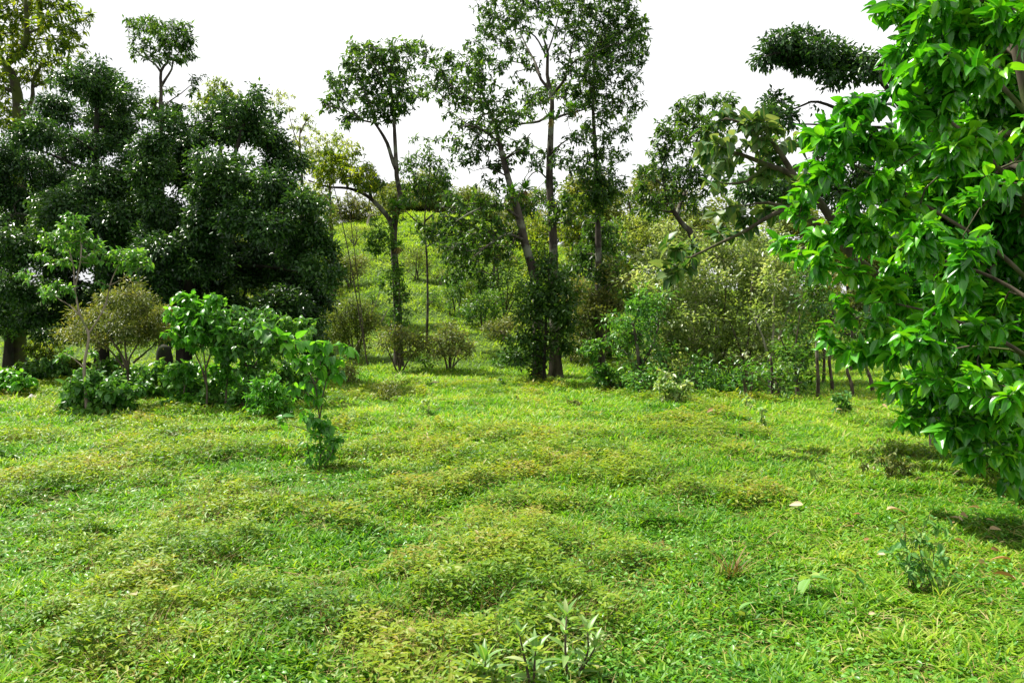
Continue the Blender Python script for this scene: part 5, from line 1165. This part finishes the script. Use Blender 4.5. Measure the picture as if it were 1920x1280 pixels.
# ------------------------------------------------------------------ woods that close the view behind everything
def woods(name, label, spots, leaf, mat, seed):
    """one far-off mass: spots = (px, depth, height m, crown radius m)"""
    ps = []; geo = []; cn = []
    for (px, dd, h, r_) in spots:
        b = GD(px, dd)
        pts, rad = resample(np.array([b - [0, 0, .2], b + [rng.normal(0, .2), rng.normal(0, .2), h * .5], b + [rng.normal(0, .3), 0, h * .85]]), np.array([.16, .11, .04]), .8)
        geo.append(poly_tube(pts, rad, 6, .1))
        for k in range(9):
            c_ = b + np.array([rng.normal(0, r_ * .55), rng.normal(0, r_ * .55), h * rng.uniform(.42, 1.0)])
            rr = r_ * rng.uniform(.35, .6)
            n = int(leaf['n'] * (rr / 1.2) ** 2)
            v = nrm(rng.normal(size=(n, 3))) * rng.random((n, 1)) ** .33 * np.array([rr, rr, rr * .7])
            ps.append(c_ + v); cn.append(np.repeat(c_[None], n, 0))
    ps = np.vstack(ps); cn = np.vstack(cn); n = len(ps)
    out_ = nrm(ps - cn + 1e-4)
    o = leaves_obj(name, ps, out_ + rng.normal(0, .5, (n, 3)) + [0, 0, -.3], np.array([0, 0, .8]) + out_ * .3 + rng.normal(0, .45, (n, 3)), leaf['L'] * rng.uniform(.7, 1.3, n), leaf['W'] * rng.uniform(.7, 1.3, n), T_FAR, M[mat])
    tag(o, label, None, None, 'stuff')
    V, l, s = join(geo); t_ = mesh_np('trunks', V, l, s, M['bark'], o); t_['kind'] = 'stuff'


sp = [(rng.uniform(1020, 2300), rng.uniform(56, 74), rng.uniform(6, 9), rng.uniform(2, 3)) for _ in range(36)]
woods('far_woods', 'soft green woods closing the view behind the thicket and the fence', sp, dict(n=420, L=.32, W=.14), 'fine', 1)
sp = [(rng.uniform(-500, 560), rng.uniform(48, 66), rng.uniform(5, 9), rng.uniform(2, 3)) for _ in range(34)]
woods('left_woods', 'sunlit green woods glimpsed behind and under the great dark trees', sp, dict(n=380, L=.30, W=.13), 'mid', 2)
sp = [(q + (120 if 610 < q < 730 else 0), rng.uniform(80, 98), rng.uniform(2.5, 4.5), rng.uniform(1.5, 2.6)) for q in rng.uniform(500, 1150, 30)]
woods('ridge_woods', 'low trees and scrub running along the hilltop', sp, dict(n=380, L=.30, W=.13), 'fine', 3)

# extra undergrowth that ties the shrubs at the foot of the dark trees together
UG = 'undergrowth plants at the foot of the dark trees'
for lab, bx, by, cl_, mt in [
    ('spreading undergrowth plant between the drooping mound and the dark shaded shrub', 245, 758, [(235, 705, 24, 16), (255, 720, 28, 16), (240, 740, 30, 14), (215, 715, 20, 14)], 'shrub'),
    ('leafy undergrowth plant in front of the tall sunlit shrub', 350, 770, [(335, 700, 26, 18), (362, 690, 26, 18), (345, 730, 32, 18), (330, 752, 30, 12), (370, 745, 26, 14)], 'bright'),
    ('leafy undergrowth plant below the broad dark topped shrub', 545, 760, [(535, 690, 26, 18), (560, 680, 24, 18), (545, 715, 30, 18), (575, 710, 20, 16), (550, 742, 30, 14)], 'shrub'),
    ('undergrowth plant with fresh leaves between the narrow young tree and the rounded bush', 462, 755, [(455, 690, 24, 18), (480, 700, 24, 16), (440, 715, 24, 16), (468, 725, 28, 14)], 'bright'),
    ('undergrowth plant by the stem of the round olive brown bush', 205, 735, [(195, 690, 24, 14), (218, 680, 22, 14), (205, 712, 28, 14)], 'mid'),
    ('undergrowth plant under the mossy trunks beside the small dark shrub', 55, 728, [(45, 690, 22, 14), (62, 700, 24, 14), (50, 715, 26, 10)], 'mid'),
    ('undergrowth plant in the shade at the right end of the dark trees', 600, 720, [(590, 660, 22, 18), (610, 670, 22, 18), (600, 695, 26, 16)], 'mid'),
    ('sunny undergrowth plant far under the left dark tree', 130, 715, [(118, 680, 22, 14), (140, 685, 24, 14), (130, 702, 26, 10)], 'moss')]:
    S('undergrowth_plant', lab, 'plant', ('g', bx, by), cl_, dict(LB, mat=mt, L=.14, W=.08, lai=5), stems=5, group=UG)

for lab, bx, by, cl_, mt in [
    ('leafy bush filling the thicket foot under the dry twigged tree', 1305, 748, [(1290, 690, 30, 20), (1318, 685, 28, 20), (1300, 715, 34, 20), (1325, 730, 26, 14)], 'shrub'),
    ('leafy bush at the thicket foot by the tallest thicket tree', 1405, 752, [(1390, 690, 28, 20), (1418, 695, 28, 20), (1400, 725, 32, 16)], 'shrub'),
    ('leafy bush at the thicket foot left of the leaf clad trunk', 1460, 752, [(1445, 690, 24, 20), (1470, 695, 24, 20), (1458, 725, 26, 16)], 'mid'),
    ('leafy bush at the thicket foot beneath the short bent trunk', 1215, 748, [(1200, 700, 26, 18), (1230, 700, 26, 18), (1218, 728, 30, 14)], 'shrub'),
    ('leafy bush deep in the shade behind the pale front bush', 1250, 725, [(1235, 670, 30, 22), (1265, 665, 30, 22), (1255, 695, 34, 18)], 'thicket'),
    ('leafy bush in the thicket behind the dark low bush', 1360, 725, [(1340, 670, 34, 22), (1375, 665, 34, 22), (1360, 695, 34, 18)], 'shrub')]:
    S('leafy_bush', lab, 'bush', ('g', bx, by), cl_, dict(LF_TH, mat=mt), stems=5, group='bushes along the thicket')
